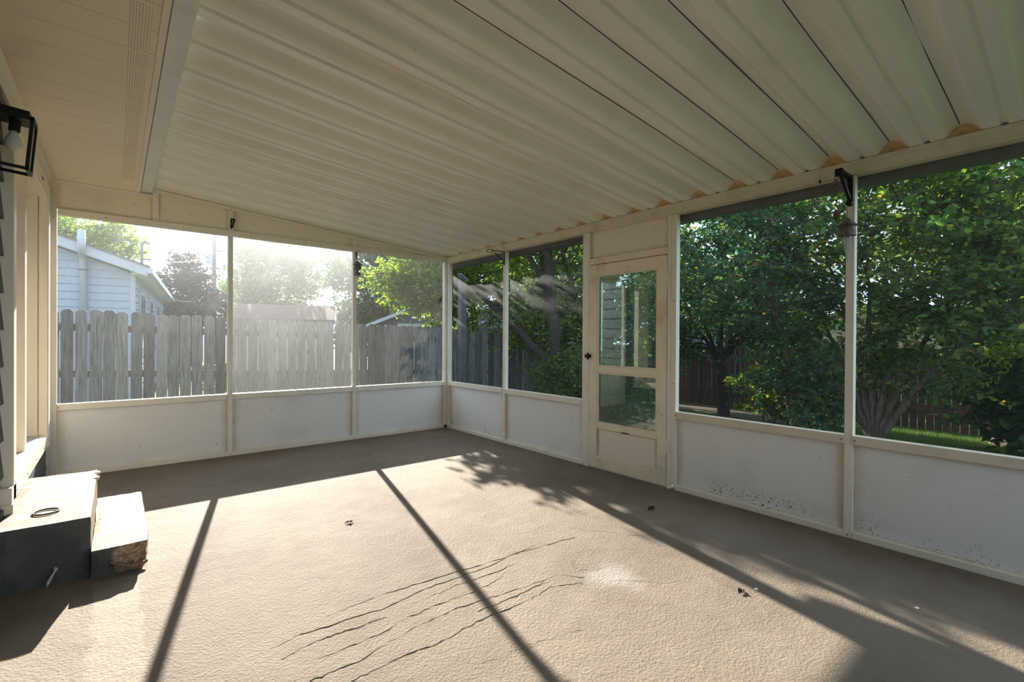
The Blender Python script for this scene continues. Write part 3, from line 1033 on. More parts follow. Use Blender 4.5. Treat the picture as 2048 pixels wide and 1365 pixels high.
# ------------------------------------------------------------------ hanging things on the frame
br = empty('shelf_bracket', (XB, 0.985, 2.14), 'black triangular iron bracket on the post beside the garden screen', 'bracket')
P('back_leg', box(XB - 0.008, XB, 0.966, 0.998, 2.135, 2.325, 0.002), K, br)
P('arm', box(XB - 0.215, XB, 0.966, 0.998, 2.305, 2.325, 0.002), K, br)
bm = bmesh.new()
tube([(XB - 0.20, 0.982, 2.308), (XB - 0.006, 0.982, 2.175)], 0.011, 8, bm)
P('brace', bm, K, br)
P('tip_cap', box(XB - 0.23, XB - 0.195, 0.962, 1.002, 2.285, 2.327, 0.004), K, br)
P('foot_knob', tube([(XB - 0.03, 0.982, 2.15), (XB - 0.004, 0.982, 2.15)], 0.018, 12), K, br)
for z in (2.17, 2.28):
    put('screw', screw_me, M['steel'], br, (XB - 0.010, 0.982, z), (0, -math.pi / 2, 0))

ch = empty('rusty_chain', (XB - 0.215, 0.995, 1.99), 'rusty orange chain with pointed pendant hanging from the black bracket', 'chain')
link_me = bpy.data.meshes.new('link')
_b = torus((0, 0, 0), 0.013, 0.0026, 'X', 16, 6)
for v in _b.verts:
    v.co.z *= 1.5
    v.co.y *= 0.75
_b.to_mesh(link_me)
_b.free()
link_me.materials.append(M['rust'])
for k in range(7):
    put('link', link_me, None, ch, (XB - 0.215, 0.995, 2.275 - 0.031 * k), (0, 0, math.pi / 2 * (k % 2) + 0.3))
P('pendant', lathe([(0.001, -0.055), (0.012, -0.03), (0.018, -0.012), (0.010, 0.004), (0.004, 0.014)], (XB - 0.215, 0.995, 2.062), 8), M['rust'], ch)
P('hook', torus((XB - 0.213, 0.995, 2.292), 0.010, 0.003, 'Y', 14, 6), M['rust'], ch)


def wind_chime(name, c, ztop, s, label, mat, n=5, bell2=False):
    e = empty(name, (c[0], c[1], ztop - 0.35 * s), label, 'wind chime')
    x, y = c
    P('cord', tube([(x, y, ztop), (x + 0.001, y, ztop - 0.08 * s)], 0.0016, 5), M['black'], e)
    zr = ztop - 0.08 * s
    cap_ = P('roof_cap', lathe([(0.060 * s, -0.055 * s), (0.054 * s, -0.047 * s), (0.030 * s, -0.025 * s), (0.006 * s, 0.0)], (x, y, zr), 18), mat, e)
    P('bell', lathe([(0.050 * s, -0.118 * s), (0.049 * s, -0.10 * s), (0.046 * s, -0.075 * s), (0.043 * s, -0.056 * s)], (x, y, zr), 18), mat, e)
    if bell2:
        P('bell', lathe([(0.042 * s, -0.20 * s), (0.040 * s, -0.17 * s), (0.020 * s, -0.145 * s), (0.010 * s, -0.118 * s)], (x, y, zr), 18), mat, e)
    for k in range(n):
        a = 2 * math.pi * k / n + 0.4
        rx, ry = 0.024 * s * math.cos(a), 0.024 * s * math.sin(a)
        P('rod', tube([(x + rx, y + ry, zr - 0.11 * s), (x + rx * 0.4, y + ry * 0.4, zr - (0.20 + 0.025 * k) * s - (0.07 * s if bell2 else 0))], 0.003 * s, 6), M['steel'], e)
    P('clapper', tube([(x, y, zr - 0.11 * s), (x + 0.004, y, zr - 0.27 * s)], 0.002 * s, 5), M['steel'], e)
    return e


wind_chime('wind_chime', (XB - 0.055, 0.982), 2.135, 1.0, 'weathered bronze bell wind chime with thin rods below the black bracket', M['verdigris'])
hk = P('cup_hook', torus((XB - 0.04, 1.14, 2.325), 0.010, 0.004, 'Y', 14, 6), K, None, True)
tag(hk, 'tiny black cup hook under the header beam beside the bracket', 'hook')

sb = empty('scroll_hook', (XB, 4.53, 2.17), 'thin black scroll plant hook on the post near the porch corner', 'hook')
P('back_leg', box(XB - 0.008, XB, 4.522, 4.540, 2.165, 2.335, 0.002), K, sb)


def curl(cx, cz, r0, r1, a0, a1, y, n=22):
    return [(cx + (r0 + (r1 - r0) * k / n) * math.cos(a0 + (a1 - a0) * k / n), y, cz + (r0 + (r1 - r0) * k / n) * math.sin(a0 + (a1 - a0) * k / n)) for k in range(n + 1)]


P('arm', tube([(XB - 0.005, 4.531, 2.325)] + curl(XB - 0.245, 2.305, 0.022, 0.012, math.pi / 2, math.pi / 2 + 4.2, 4.531), 0.0045, 6), K, sb)
P('brace', tube([(XB - 0.005, 4.531, 2.20), (XB - 0.16, 4.531, 2.312)] + curl(XB - 0.185, 2.296, 0.018, 0.010, 1.2, 1.2 + 3.4, 4.531), 0.0045, 6), K, sb)
P('leg_curl', tube([(XB - 0.006, 4.531, 2.22), (XB - 0.022, 4.531, 2.20), (XB - 0.022, 4.531, 2.18), (XB - 0.006, 4.531, 2.168)], 0.004, 6), K, sb)

ah = empty('chime_hook', (2.30, YA, 2.26), 'rust brown plant hook on the post between two fence screens', 'hook')
P('back_leg', box(2.296, 2.309, YA - 0.008, YA, 2.25, 2.345, 0.002), M['rust'], ah)
P('arm', tube([(2.303, YA - 0.005, 2.335), (2.30, YA - 0.06, 2.342), (2.30, YA - 0.12, 2.335), (2.30, YA - 0.14, 2.315), (2.30, YA - 0.125, 2.302)], 0.004, 6), K, ah)
P('brace', tube([(2.303, YA - 0.005, 2.27), (2.302, YA - 0.03, 2.31), (2.30, YA - 0.08, 2.334)], 0.0035, 6), K, ah)
wind_chime('wind_chime', (2.30, YA - 0.045), 2.30, 0.92, 'small dark double bell wind chime hanging from the rust brown hook', M['verdigris'], 3, True)

cl = empty('spring_clip', (0.94, YA, 2.42), 'small black spring clip on the short upper post', 'clip')
P('jaw', box(0.932, 0.945, YA - 0.016, YA - 0.003, 2.42, 2.525, 0.003), K, cl)
P('lever', tube([(0.948, YA - 0.02, 2.43), (0.957, YA - 0.035, 2.485), (0.965, YA - 0.04, 2.522)], [0.006, 0.009, 0.010], 8), K, cl)
P('pivot', tube([(0.935, YA - 0.02, 2.522), (0.972, YA - 0.02, 2.522)], 0.008, 8), K, cl)

# ------------------------------------------------------------------ litter on the floor


def crumpled(name, c, s, seed, mat, label):
    r = random.Random(seed)
    bm = bmesh.new()
    n = 7
    cen = [bm.verts.new((c[0] + (k / n - 0.5) * s * 2, c[1] + r.uniform(-.1, .1) * s, 0.003 + 0.25 * s * math.sin(k * 1.3) ** 2)) for k in range(n + 1)]
    for sd in (-1, 1):
        rim = [bm.verts.new((c[0] + (k / n - 0.5) * s * 2, c[1] + sd * s * 0.6 * math.sin(math.pi * (k + .3) / (n + .6)) + r.uniform(-.05, .05) * s, 0.004 + r.uniform(0.1, 0.55) * s)) for k in range(n + 1)]
        for k in range(n):
            bm.faces.new((cen[k], cen[k + 1], rim[k + 1], rim[k]))
    bmesh.ops.solidify(bm, geom=bm.faces[:], thickness=0.0015)
    o = P(name, bm, mat)
    tag(o, label, 'leaf')
    return o


crumpled('dead_leaf', (1.229, 3.217), 0.028, 1, M['leaf_dead'], 'crumpled dark leaf lying on the sunlit concrete between the post shadows')
crumpled('dead_leaf', (3.078, 2.068), 0.036, 2, M['leaf_dead'], 'curled dead leaf in the shade opposite the storm door')
crumpled('dead_leaf', (2.42, 1.10), 0.026, 3, M['leaf_dead'], 'dry leaf scrap beside the edge of the corner post shadow')
tag(P('paint_chip', box(2.50, 2.522, 1.06, 1.075, 0.0, 0.004, 0.001), M['flake']), 'pale paint chip on the concrete near the shadow edge', 'chip')
tag(P('paint_chip', box(2.92, 2.94, 0.50, 0.515, 0.0, 0.004, 0.001), M['flake']), 'pale paint chip in the shade near the right kick panels', 'chip')

# ------------------------------------------------------------------ yard ground
nx, ny = 60, 40
gx = np.concatenate([np.linspace(-40, 3, 12), np.linspace(3.6, 20, 36), np.linspace(22, 90, 12)])
gy = np.concatenate([np.linspace(-40, -3, 8), np.linspace(-2, 14, 20), np.linspace(16, 110, 12)])
gv, gf = [], []
for y in gy:
    for x in gx:
        zz = float(gz(min(x, 20.0)))
        gv.append((x, y, zz))
for j in range(len(gy) - 1):
    for i in range(len(gx) - 1):
        a = j * len(gx) + i
        gf.append((a, a + 1, a + len(gx) + 1, a + len(gx)))
lawn = put('lawn', np_mesh('lawn', gv, gf), M['ground'])
tag(lawn, 'dark green lawn and bare soil around the porch', 'lawn', kind='structure')

rng = np.random.default_rng(5)


def grass_patch(name, x0, x1, y0, y1, n, label):
    px = rng.uniform(x0, x1, n)
    py = rng.uniform(y0, y1, n)
    pz = gz(px) - 0.005
    hh = rng.uniform(0.03, 0.09, n)
    a = rng.uniform(0, 2 * np.pi, n)
    lx, ly = rng.normal(0, 0.025, n), rng.normal(0, 0.025, n)
    w = 0.004
    b = np.stack([px, py, pz], 1)
    s = np.stack([np.cos(a) * w, np.sin(a) * w, 0 * a], 1)
    tip = b + np.stack([lx, ly, hh], 1)
    v = np.stack([b - s, b + s, tip], 1).reshape(-1, 3)
    f = np.arange(3 * n).reshape(n, 3)
    o = put(name, np_mesh(name, v, f), M['grass'])
    tag(o, label, 'grass', kind='stuff')


grass_patch('grass', 4.0, 13.6, -1.5, 3.6, 100000, 'shaded short grass beyond the right screen')
grass_patch('grass', 1.0, 7.0, 8.4, 12.0, 20000, 'sunny short grass behind the grey fence')

# ------------------------------------------------------------------ grey picket fence behind the back wall


def picket_mesh(w, h, th, dog):
    bm = prism([(-w / 2, 0), (w / 2, 0), (w / 2, h - dog), (w / 2 - dog, h), (-w / 2 + dog, h), (-w / 2, h - dog)], 1, -th / 2, th / 2)
    me = bpy.data.meshes.new('picket')
    bm.to_mesh(me)
    bm.free()
    return me


fence = empty('picket_fence', (2.0, 8.0, -0.15), 'weathered grey dog-ear picket fence outside the back screens', 'fence')
pms = [picket_mesh(w, 1.80, 0.016, 0.030) for w in (0.125, 0.128, 0.121)]
for me in pms:
    me.materials.append(M['wood_grey'])
rf = random.Random(21)


def f_y(x):
    return 8.25 - 0.12 * x


def f_top(x):
    return 1.605 - 0.028 * max(0, x + 0.3) - (0.05 if x > 5.2 else 0)


x = -2.0
fa = math.atan(-0.12)
while x < 7.2:
    o = put('picket', rf.choice(pms), None, fence, (x, f_y(x) + rf.uniform(-.003, .003), f_top(x) - 1.80 + rf.uniform(-.012, .012)), (0, rf.uniform(-.006, .006), fa))
    x += 0.139 / math.sqrt(1 + 0.12 ** 2)
for zz in (0.05, 0.78, 1.38):
    pts = [(-2.1, f_y(-2.1) + 0.03), (7.2, f_y(7.2) + 0.03)]
    (ax, ay), (bx, by) = pts
    bm = bmesh.new()
    vs = []
    for (qx, qy) in pts:
        for dy, dz in ((0, 0), (0.04, 0), (0.04, 0.09), (0, 0.09)):
            vs.append(bm.verts.new((qx, qy + dy - 0.02, f_top(qx) - 1.6 + zz + dz)))
    for f in ((0, 1, 2, 3), (7, 6, 5, 4), (0, 4, 5, 1), (1, 5, 6, 2), (2, 6, 7, 3), (3, 7, 4, 0)):
        bm.faces.new([vs[i] for i in f])
    bmesh.ops.recalc_face_normals(bm, faces=bm.faces)
    P('fence_rail', bm, M['wood_grey'], fence)
for qx in (-1.2, 1.2, 3.6, 6.0):
    P('fence_post', box(qx - 0.045, qx + 0.045, f_y(qx) + 0.055, f_y(qx) + 0.145, -0.3, f_top(qx) - 0.08), M['wood_grey'], fence)
tall = empty('fence_post', (5.02, 7.52, -0.2), 'tall slanted-top grey post standing in front of the grey fence', 'post')
P('shaft', prism([(4.955, -0.25), (5.075, -0.25), (5.075, 2.38), (4.955, 2.47)], 1, 7.46, 7.58), M['post_grey'], tall)
P('cap', prism([(4.95, 2.472), (5.10, 2.36), (5.10, 2.375), (4.95, 2.487)], 1, 7.45, 7.59), M['white_trim'], tall)

# ---- dark brown fence beyond the garden
bf = empty('privacy_fence', (13.8, 3.0, -0.72), 'dark brown wooden privacy fence beyond the garden shrubs', 'fence')
pmb = picket_mesh(0.128, 1.88, 0.018, 0.022)
pmb.materials.append(M['wood_brown'])
y = -3.0
while y < 17.5:
    put('picket', pmb, None, bf, (13.8, y, -0.78 + rf.uniform(-.012, .012)), (0, rf.uniform(-.01, .01) * 0, math.pi / 2))
    y += 0.140 + rf.uniform(-0.003, 0.005)
for zz in (-0.35, 0.75):
    P('fence_rail', box(13.83, 13.87, -3.1, 17.6, zz, zz + 0.09), M['wood_brown'], bf)

# ------------------------------------------------------------------ neighbours' houses
CN = Vector((0.29, 13.0, 0))
an = math.radians(6.6)
SV = Vector((math.sin(an), math.cos(an), 0))
GV = Vector((-math.cos(an), math.sin(an), 0))


def H(g, s, z):
    return CN + GV * g + SV * s + Vector((0, 0, z))


def hexa(pts, bm=None):
    """solid from 4 bottom + 4 top points"""
    if bm is None:
        bm = bmesh.new()
    vs = [bm.verts.new(p) for p in pts]
    for f in ((3, 2, 1, 0), (4, 5, 6, 7), (0, 1, 5, 4), (1, 2, 6, 5), (2, 3, 7, 6), (3, 0, 4, 7)):
        bm.faces.new([vs[i] for i in f])
    bmesh.ops.recalc_face_normals(bm, faces=bm.faces)
    return bm


def hbox(g0, g1, s0, s1, z0, z1, bm=None):
    return hexa([H(g0, s0, z0), H(g1, s0, z0), H(g1, s1, z0), H(g0, s1, z0), H(g0, s0, z1), H(g1, s0, z1), H(g1, s1, z1), H(g0, s1, z1)], bm)


def rk(g):
    return 2.74 + 0.365 * (g + 0.25)


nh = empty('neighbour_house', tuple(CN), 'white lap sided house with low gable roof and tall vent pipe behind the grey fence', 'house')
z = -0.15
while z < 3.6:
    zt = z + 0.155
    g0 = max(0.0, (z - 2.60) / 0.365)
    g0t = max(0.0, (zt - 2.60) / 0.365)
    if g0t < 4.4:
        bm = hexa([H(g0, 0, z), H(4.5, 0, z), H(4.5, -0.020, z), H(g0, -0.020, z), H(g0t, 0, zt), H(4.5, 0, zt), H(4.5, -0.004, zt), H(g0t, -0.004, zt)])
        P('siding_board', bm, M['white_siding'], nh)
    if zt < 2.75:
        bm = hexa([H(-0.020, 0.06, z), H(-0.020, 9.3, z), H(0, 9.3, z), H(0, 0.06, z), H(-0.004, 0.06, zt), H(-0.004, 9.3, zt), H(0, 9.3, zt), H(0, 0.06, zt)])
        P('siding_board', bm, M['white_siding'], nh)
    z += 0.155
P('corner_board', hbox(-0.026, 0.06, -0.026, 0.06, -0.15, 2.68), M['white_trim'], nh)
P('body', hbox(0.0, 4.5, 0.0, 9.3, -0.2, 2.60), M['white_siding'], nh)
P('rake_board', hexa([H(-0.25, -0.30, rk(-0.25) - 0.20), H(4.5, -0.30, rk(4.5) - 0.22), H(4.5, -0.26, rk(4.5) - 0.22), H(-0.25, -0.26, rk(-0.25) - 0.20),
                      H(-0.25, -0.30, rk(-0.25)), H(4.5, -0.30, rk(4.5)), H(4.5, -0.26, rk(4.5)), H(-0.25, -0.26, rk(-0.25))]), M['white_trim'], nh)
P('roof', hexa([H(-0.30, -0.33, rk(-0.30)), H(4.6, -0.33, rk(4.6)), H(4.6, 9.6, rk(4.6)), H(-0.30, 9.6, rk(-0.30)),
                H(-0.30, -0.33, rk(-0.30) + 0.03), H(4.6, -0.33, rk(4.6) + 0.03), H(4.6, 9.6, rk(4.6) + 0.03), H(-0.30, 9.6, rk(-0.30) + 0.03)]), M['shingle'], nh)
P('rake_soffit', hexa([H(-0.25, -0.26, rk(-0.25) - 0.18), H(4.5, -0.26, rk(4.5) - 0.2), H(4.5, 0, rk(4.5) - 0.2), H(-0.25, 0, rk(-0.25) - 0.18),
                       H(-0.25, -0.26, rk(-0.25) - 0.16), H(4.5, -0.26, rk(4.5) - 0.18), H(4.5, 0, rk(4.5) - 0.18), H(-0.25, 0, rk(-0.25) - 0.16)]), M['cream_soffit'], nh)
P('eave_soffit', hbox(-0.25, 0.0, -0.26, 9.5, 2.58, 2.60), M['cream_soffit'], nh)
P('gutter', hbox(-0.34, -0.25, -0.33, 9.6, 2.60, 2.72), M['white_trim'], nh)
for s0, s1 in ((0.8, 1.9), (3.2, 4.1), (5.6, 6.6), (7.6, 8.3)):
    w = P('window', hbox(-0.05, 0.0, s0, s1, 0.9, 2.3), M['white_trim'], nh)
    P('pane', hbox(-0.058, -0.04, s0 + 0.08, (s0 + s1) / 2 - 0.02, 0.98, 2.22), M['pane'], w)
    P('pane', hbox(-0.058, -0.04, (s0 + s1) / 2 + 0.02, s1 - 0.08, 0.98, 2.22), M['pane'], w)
pipe = P('vent_pipe', tube([H(0.80, -0.10, -0.15), H(0.80, -0.10, 2.80), H(0.80, -0.16, 2.90), H(0.785, -0.38, 2.97), H(0.78, -0.40, 3.06), H(0.78, -0.40, 3.36)], [0.060] * 2 + [0.064] * 4, 12), M['white_trim'], nh, True)
P('collar', tube([H(0.80, -0.10, 2.60), H(0.80, -0.10, 2.63)], 0.070, 12), M['shingle'], pipe)
mast = P('service_mast', tube([H(-0.05, 1.0, 2.7), H(-0.05, 1.0, 3.36), H(-0.06, 1.0, 3.44), H(-0.12, 1.0, 3.48), H(-0.17, 1.0, 3.45), H(-0.18, 1.0, 3.41)], 0.03, 8), M['pole'], nh, True)
P('insulator', tube([H(-0.05, 1.0, 3.06), H(-0.22, 1.0, 3.06)], 0.015, 6), M['shingle'], mast)


def simple_house(name, label, c, rz, w, d, h, pitch, mats, base=-0.3, windows=()):
    e = empty(name, (c[0], c[1], base), label, 'house')
    ca, sa = math.cos(rz), math.sin(rz)

    def Q(u, v, z):
        return Vector((c[0] + u * ca - v * sa, c[1] + u * sa + v * ca, z))
    bm = bmesh.new()
    hw, hd = w / 2, d / 2
    ridge = h + hw * pitch
    # pentagonal gable body, gables face -v and +v
    a = [bm.verts.new(Q(u, -hd, z)) for u, z in ((-hw, base), (hw, base), (hw, h), (0, ridge), (-hw, h))]
    b = [bm.verts.new(Q(u, hd, z)) for u, z in ((-hw, base), (hw, base), (hw, h), (0, ridge), (-hw, h))]
    bm.faces.new(a)
    bm.faces.new(b[::-1])
    for i in range(5):
        bm.faces.new((a[i], b[i], b[(i + 1) % 5], a[(i + 1) % 5]))
    bmesh.ops.recalc_face_normals(bm, faces=bm.faces)
    P('body', bm, mats[0], e)
    for s in (-1, 1):
        eo = 0.25
        pts = [Q(s * (hw + eo), -hd - 0.2, h - eo * pitch + 0.02), Q(0, -hd - 0.2, ridge + 0.02), Q(0, hd + 0.2, ridge + 0.02), Q(s * (hw + eo), hd + 0.2, h - eo * pitch + 0.02)]
        P('roof_slope', hexa(pts + [q + Vector((0, 0, 0.06)) for q in pts]), mats[1], e)
        pts = [Q(s * (hw + eo), -hd - 0.24, h - eo * pitch - 0.05), Q(0, -hd - 0.24, ridge - 0.05), Q(0, -hd - 0.20, ridge - 0.05), Q(s * (hw + eo), -hd - 0.20, h - eo * pitch - 0.05)]
        P('rake_board', hexa(pts + [q + Vector((0, 0, 0.12)) for q in pts]), mats[2], e)
    for (u, z0, ww, hh) in windows:
        pts = [Q(u - ww / 2, -hd - 0.05, z0), Q(u + ww / 2, -hd - 0.05, z0), Q(u + ww / 2, -hd, z0), Q(u - ww / 2, -hd, z0)]
        wf = P('window', hexa(pts + [q + Vector((0, 0, hh)) for q in pts]), mats[2], e)
        pts = [Q(u - ww / 2 + .08, -hd - 0.06, z0 + .08), Q(u + ww / 2 - .08, -hd - 0.06, z0 + .08), Q(u + ww / 2 - .08, -hd - .04, z0 + .08), Q(u - ww / 2 + .08, -hd - .04, z0 + .08)]
        P('pane', hexa(pts + [q + Vector((0, 0, hh - .16)) for q in pts]), M['pane'], wf)
    return e


simple_house('garden_shed', 'brown roofed shed peeking over the grey fence', (5.3, 20.5), -0.35 + math.pi / 2, 3.0, 3.2, 1.95, 0.36, (M['tan_siding'], M['shingle_brown'], M['white_trim']))
simple_house('navy_house', 'small navy gabled house half hidden by the overhanging branches', (9.2, 16.6), -0.50, 3.6, 3.0, 1.72, 0.42, (M['navy'], M['navy'], M['white_trim']))
simple_house('grey_house', 'distant blue grey house with pale porch gable beside the white house', (2.2, 30.5), -0.2, 2.6, 3.0, 2.9, 0.4, (M['navy'], M['white_trim'], M['white_trim']))
simple_house('white_house', 'pale bluish white house seen through the tree trunks', (17.0, 18.0), -0.75, 6.5, 5.0, 2.5, 0.30, (M['white_siding'], M['shingle'], M['white_trim']), windows=((-1.5, 1.0, 0.9, 1.1), (1.2, 1.0, 0.9, 1.1)))
simple_house('white_cottage', 'white cottage behind the dark brown fence', (22.6, 11.4), -1.15, 4.4, 4.0, 2.5, 0.35, (M['white_siding'], M['shingle'], M['white_trim']), base=-0.9, windows=((0.3, 0.9, 1.0, 1.1),))
simple_house('tan_house', 'tan house behind the dark brown fence', (23.5, 5.0), -1.35, 5.0, 4.0, 2.0, 0.30, (M['tan_siding'], M['shingle_brown'], M['white_trim']), base=-0.9)
ws = empty('white_shed_roof', (7.4, 12.0, 0), 'low white flat roof just above the grey fence pickets', 'roof')
P('roof_slab', hexa([(6.1, 12.4, 1.58), (9.6, 10.6, 1.58), (10.2, 11.8, 1.62), (6.7, 13.6, 1.62), (6.1, 12.4, 1.68), (9.6, 10.6, 1.68), (10.2, 11.8, 1.72), (6.7, 13.6, 1.72)]), M['white_trim'], ws)
P('wall', hexa([(6.3, 12.5, -0.3), (9.5, 10.85, -0.3), (10.0, 11.8, -0.3), (6.8, 13.4, -0.3), (6.3, 12.5, 1.58), (9.5, 10.85, 1.58), (10.0, 11.8, 1.58), (6.8, 13.4, 1.58)]), M['white_siding'], ws)

up_ = empty('utility_pole', (4.0, 29.7, -0.2), 'tall grey wooden utility pole with pale transformer box', 'utility pole')
P('pole', tube([(4.0, 29.7, -0.2), (4.0, 29.7, 6.7)], [0.14, 0.10], 10), M['pole'], up_)
P('transformer', box(3.62, 3.86, 29.5, 29.8, 5.15, 5.65, 0.03), M['white_trim'], up_)
P('insulator', tube([(4.08, 29.7, 5.85), (4.35, 29.65, 5.85)], 0.03, 6), M['shingle'], up_)


def wire(label, a, b, sag, r=0.012):
    pts = [(a[0] + (b[0] - a[0]) * t, a[1] + (b[1] - a[1]) * t, a[2] + (b[2] - a[2]) * t - sag * 4 * t * (1 - t)) for t in np.linspace(0, 1, 24)]
    tag(P('power_line', tube(pts, r, 5), M['wire']), label, 'wire')


m0 = H(-0.18, 1.0, 3.30)
wire('overhead wire from the roof mast to the utility pole', (m0.x, m0.y, 3.06), (4.0, 29.65, 5.8), 0.25)
wire('thin cable from the white house gutter to the utility pole', tuple(H(-0.34, 8.5, 2.65)), (4.0, 29.6, 3.9), 0.35)
wire('upper cable running from the utility pole towards the big tree', (4.0, 29.7, 5.85), (22.0, 24.0, 4.6), 0.4)
wire('middle cable running from the utility pole behind the pale trees', (4.0, 29.7, 4.1), (24.0, 21.0, 3.3), 0.3)
wire('lower cable running from the utility pole behind the pale trees', (4.0, 29.7, 3.4), (22.0, 22.0, 2.7), 0.3)

# ------------------------------------------------------------------ vegetation


def leaves(pos, size, r, big=True, droop=0.35):
    """oval folded leaves (two quads each) or diamond leaves, at the points"""
    n = len(pos)
    d = r.normal(0, 1, (n, 3))
    d[:, 2] = d[:, 2] * 0.5 - droop
    d /= np.linalg.norm(d, axis=1, keepdims=True) + 1e-9
    q = r.normal(0, 1, (n, 3))
    q[:, 2] += 0.8
    s = np.cross(d, q)
    s /= np.linalg.norm(s, axis=1, keepdims=True) + 1e-9
    nn = np.cross(s, d)
    L = (size * r.uniform(0.65, 1.3, n))[:, None]
    W = L * r.uniform(0.22, 0.34, n)[:, None]
    fo = W * 0.35
    if big:
        b = pos
        t = pos + d * L
        l1 = pos + d * L * 0.30 + s * W * 0.95 + nn * fo
        l2 = pos + d * L * 0.68 + s * W * 0.75 + nn * fo * 0.8
        r1 = pos + d * L * 0.30 - s * W * 0.95 + nn * fo
        r2 = pos + d * L * 0.68 - s * W * 0.75 + nn * fo * 0.8
        v = np.stack([b, l1, l2, t, r2, r1], 1).reshape(-1, 3)
        i = (np.arange(n) * 6)[:, None]
        f = np.concatenate([i + [0, 3, 2, 1], i + [0, 5, 4, 3]], 1).reshape(-1, 4)
    else:
        b = pos
        t = pos + d * L
        l1 = pos + d * L * 0.45 + s * W * 1.2 + nn * fo
        r1 = pos + d * L * 0.45 - s * W * 1.2
        v = np.stack([b, l1, t, r1], 1).reshape(-1, 3)
        f = np.arange(4 * n).reshape(n, 4)
    return v, f


def tubes_np(lines, sides=5):
    """list of (points (m,3), radii (m)) -> one mesh"""
    V, Fc, off = [], [], 0
    for pts, rad in lines:
        pts = np.asarray(pts, float)
        m = len(pts)
        d = np.gradient(pts, axis=0)
        d /= np.linalg.norm(d, axis=1, keepdims=True) + 1e-9
        a = np.cross(d, [0.31, 0.17, 0.93])
        a /= np.linalg.norm(a, axis=1, keepdims=True) + 1e-9
        b = np.cross(d, a)
        th = np.arange(sides) * 2 * np.pi / sides
        ring = pts[:, None] + (a[:, None] * np.cos(th)[None, :, None] + b[:, None] * np.sin(th)[None, :, None]) * np.asarray(rad)[:, None, None]
        V.append(ring.reshape(-1, 3))
        i = np.arange(m - 1)[:, None] * sides
        k = np.arange(sides)[None]
        f = np.stack([i + k, i + (k + 1) % sides, i + sides + (k + 1) % sides, i + sides + k], 2).reshape(-1, 4) + off
        Fc.append(f)
        off += m * sides
    return np.concatenate(V), np.concatenate(Fc)


def bez(a, b, c, n):
    t = np.linspace(0, 1, n)[:, None]
    return (1 - t) ** 2 * np.asarray(a) + 2 * t * (1 - t) * np.asarray(b) + t ** 2 * np.asarray(c)


def plant(name, label, base, stems, blobs, leaf_size, mats, seed, group=None, big=True, cat='tree', branch_frac=0.7, droop=0.35, twig=True, keep=None):
    """stems: polylines [(x,y,z,r),...] relative to base; blobs: (centre, radii, clusters, leaves, cluster radius) relative to base"""
    r = np.random.default_rng(seed)
    e = empty(name, base, label, cat, group)
    base = np.array(base, float)
    allp = []
    for st in stems:
        st = np.array(st, float)
        pts, rad = st[:, :3] + base, st[:, 3]
        # smooth the polyline
        tt = np.linspace(0, len(pts) - 1, len(pts) * 5)
        sp = np.stack([np.interp(tt, np.arange(len(pts)), pts[:, i]) for i in range(3)], 1)
        for _ in range(3):
            sp[1:-1] = (sp[:-2] + 2 * sp[1:-1] + sp[2:]) / 4
        sp[2:-1] += r.normal(0, 0.012, sp[2:-1].shape)
        sr = np.interp(tt, np.arange(len(pts)), rad)
        v, f = tubes_np([(sp, sr)], 8)
        me = np_mesh('trunk', v - base, f)
        me.polygons.foreach_set('use_smooth', np.ones(len(me.polygons), bool))
        put('trunk', me, mats[1], e, base)
        allp.append(np.concatenate([sp, sr[:, None]], 1)[len(sp) // 4:])
    allp = np.concatenate(allp)
    lines, LP = [], []
    for (c, rad, ncl, nl, cr) in blobs:
        c = np.array(c, float) + base
        rad = np.array(rad, float)
        u = r.normal(0, 1, (ncl, 3))
        u /= np.linalg.norm(u, axis=1, keepdims=True)
        u *= (r.uniform(0.15, 1.0, ncl) ** 0.5)[:, None]
        cen = c + u * rad
        for q in cen:
            if keep is not None and not keep(q):
                continue
            dd = np.linalg.norm(allp[:, :3] - q, axis=1) + np.maximum(0, allp[:, 2] - q[2]) * 1.5
            j = np.argmin(dd + r.uniform(0, 0.3, len(dd)))
            s0 = allp[j]
            if r.random() < branch_frac:
                mid = (s0[:3] + q) / 2 + [0, 0, 0.12 * dd[j]] + r.normal(0, 0.06 * dd[j], 3)
                bp = bez(s0[:3], mid, q, 6)
                r0 = min(s0[3] * 0.5, 0.008 + 0.012 * dd[j])
                lines.append((bp, np.linspace(r0, 0.004, 6)))
            if twig:
                nt = 7
                per = max(1, nl // nt)
                for _ in range(nt):
                    dr = r.normal(0, 1, 3)
                    dr[2] = dr[2] * 0.6 + 0.1
                    dr /= np.linalg.norm(dr)
                    tip = q + dr * cr * r.uniform(0.8, 1.7)
                    tip[2] -= droop * cr * 0.5
                    bp = bez(q, (q + tip) / 2 + [0, 0, 0.12 * cr], tip, 4)
                    lines.append((bp, np.linspace(0.0045, 0.0015, 4)))
                    t = r.uniform(0.1, 1.05, per)[:, None]
                    LP.append(q + (tip - q) * t + [0, 0, 0.05 * cr] + r.normal(0, 0.10 * cr, (per, 3)))
            else:
                LP.append(q + r.normal(0, 0.55, (nl, 3)) * cr)
    if lines:
        v, f = tubes_np(lines, 4)
        b = put('branch_work', np_mesh('branch_work', v - base, f), mats[1], e, base)
        b['kind'] = 'stuff'
    LP = np.concatenate(LP)
    v, f = leaves(LP, leaf_size, r, big, droop)
    o = put('foliage', np_mesh('foliage', v - base, f), mats[0], e, base)
    o['kind'] = 'stuff'
    return e


def gzf(x):
    return float(gz(x))


BR, MI, DK, FA, PU = M['leaf_bright'], M['leaf_mid'], M['leaf_dark'], M['leaf_far'], M['leaf_purple']
BK, BD = M['bark'], M['bark_dark']

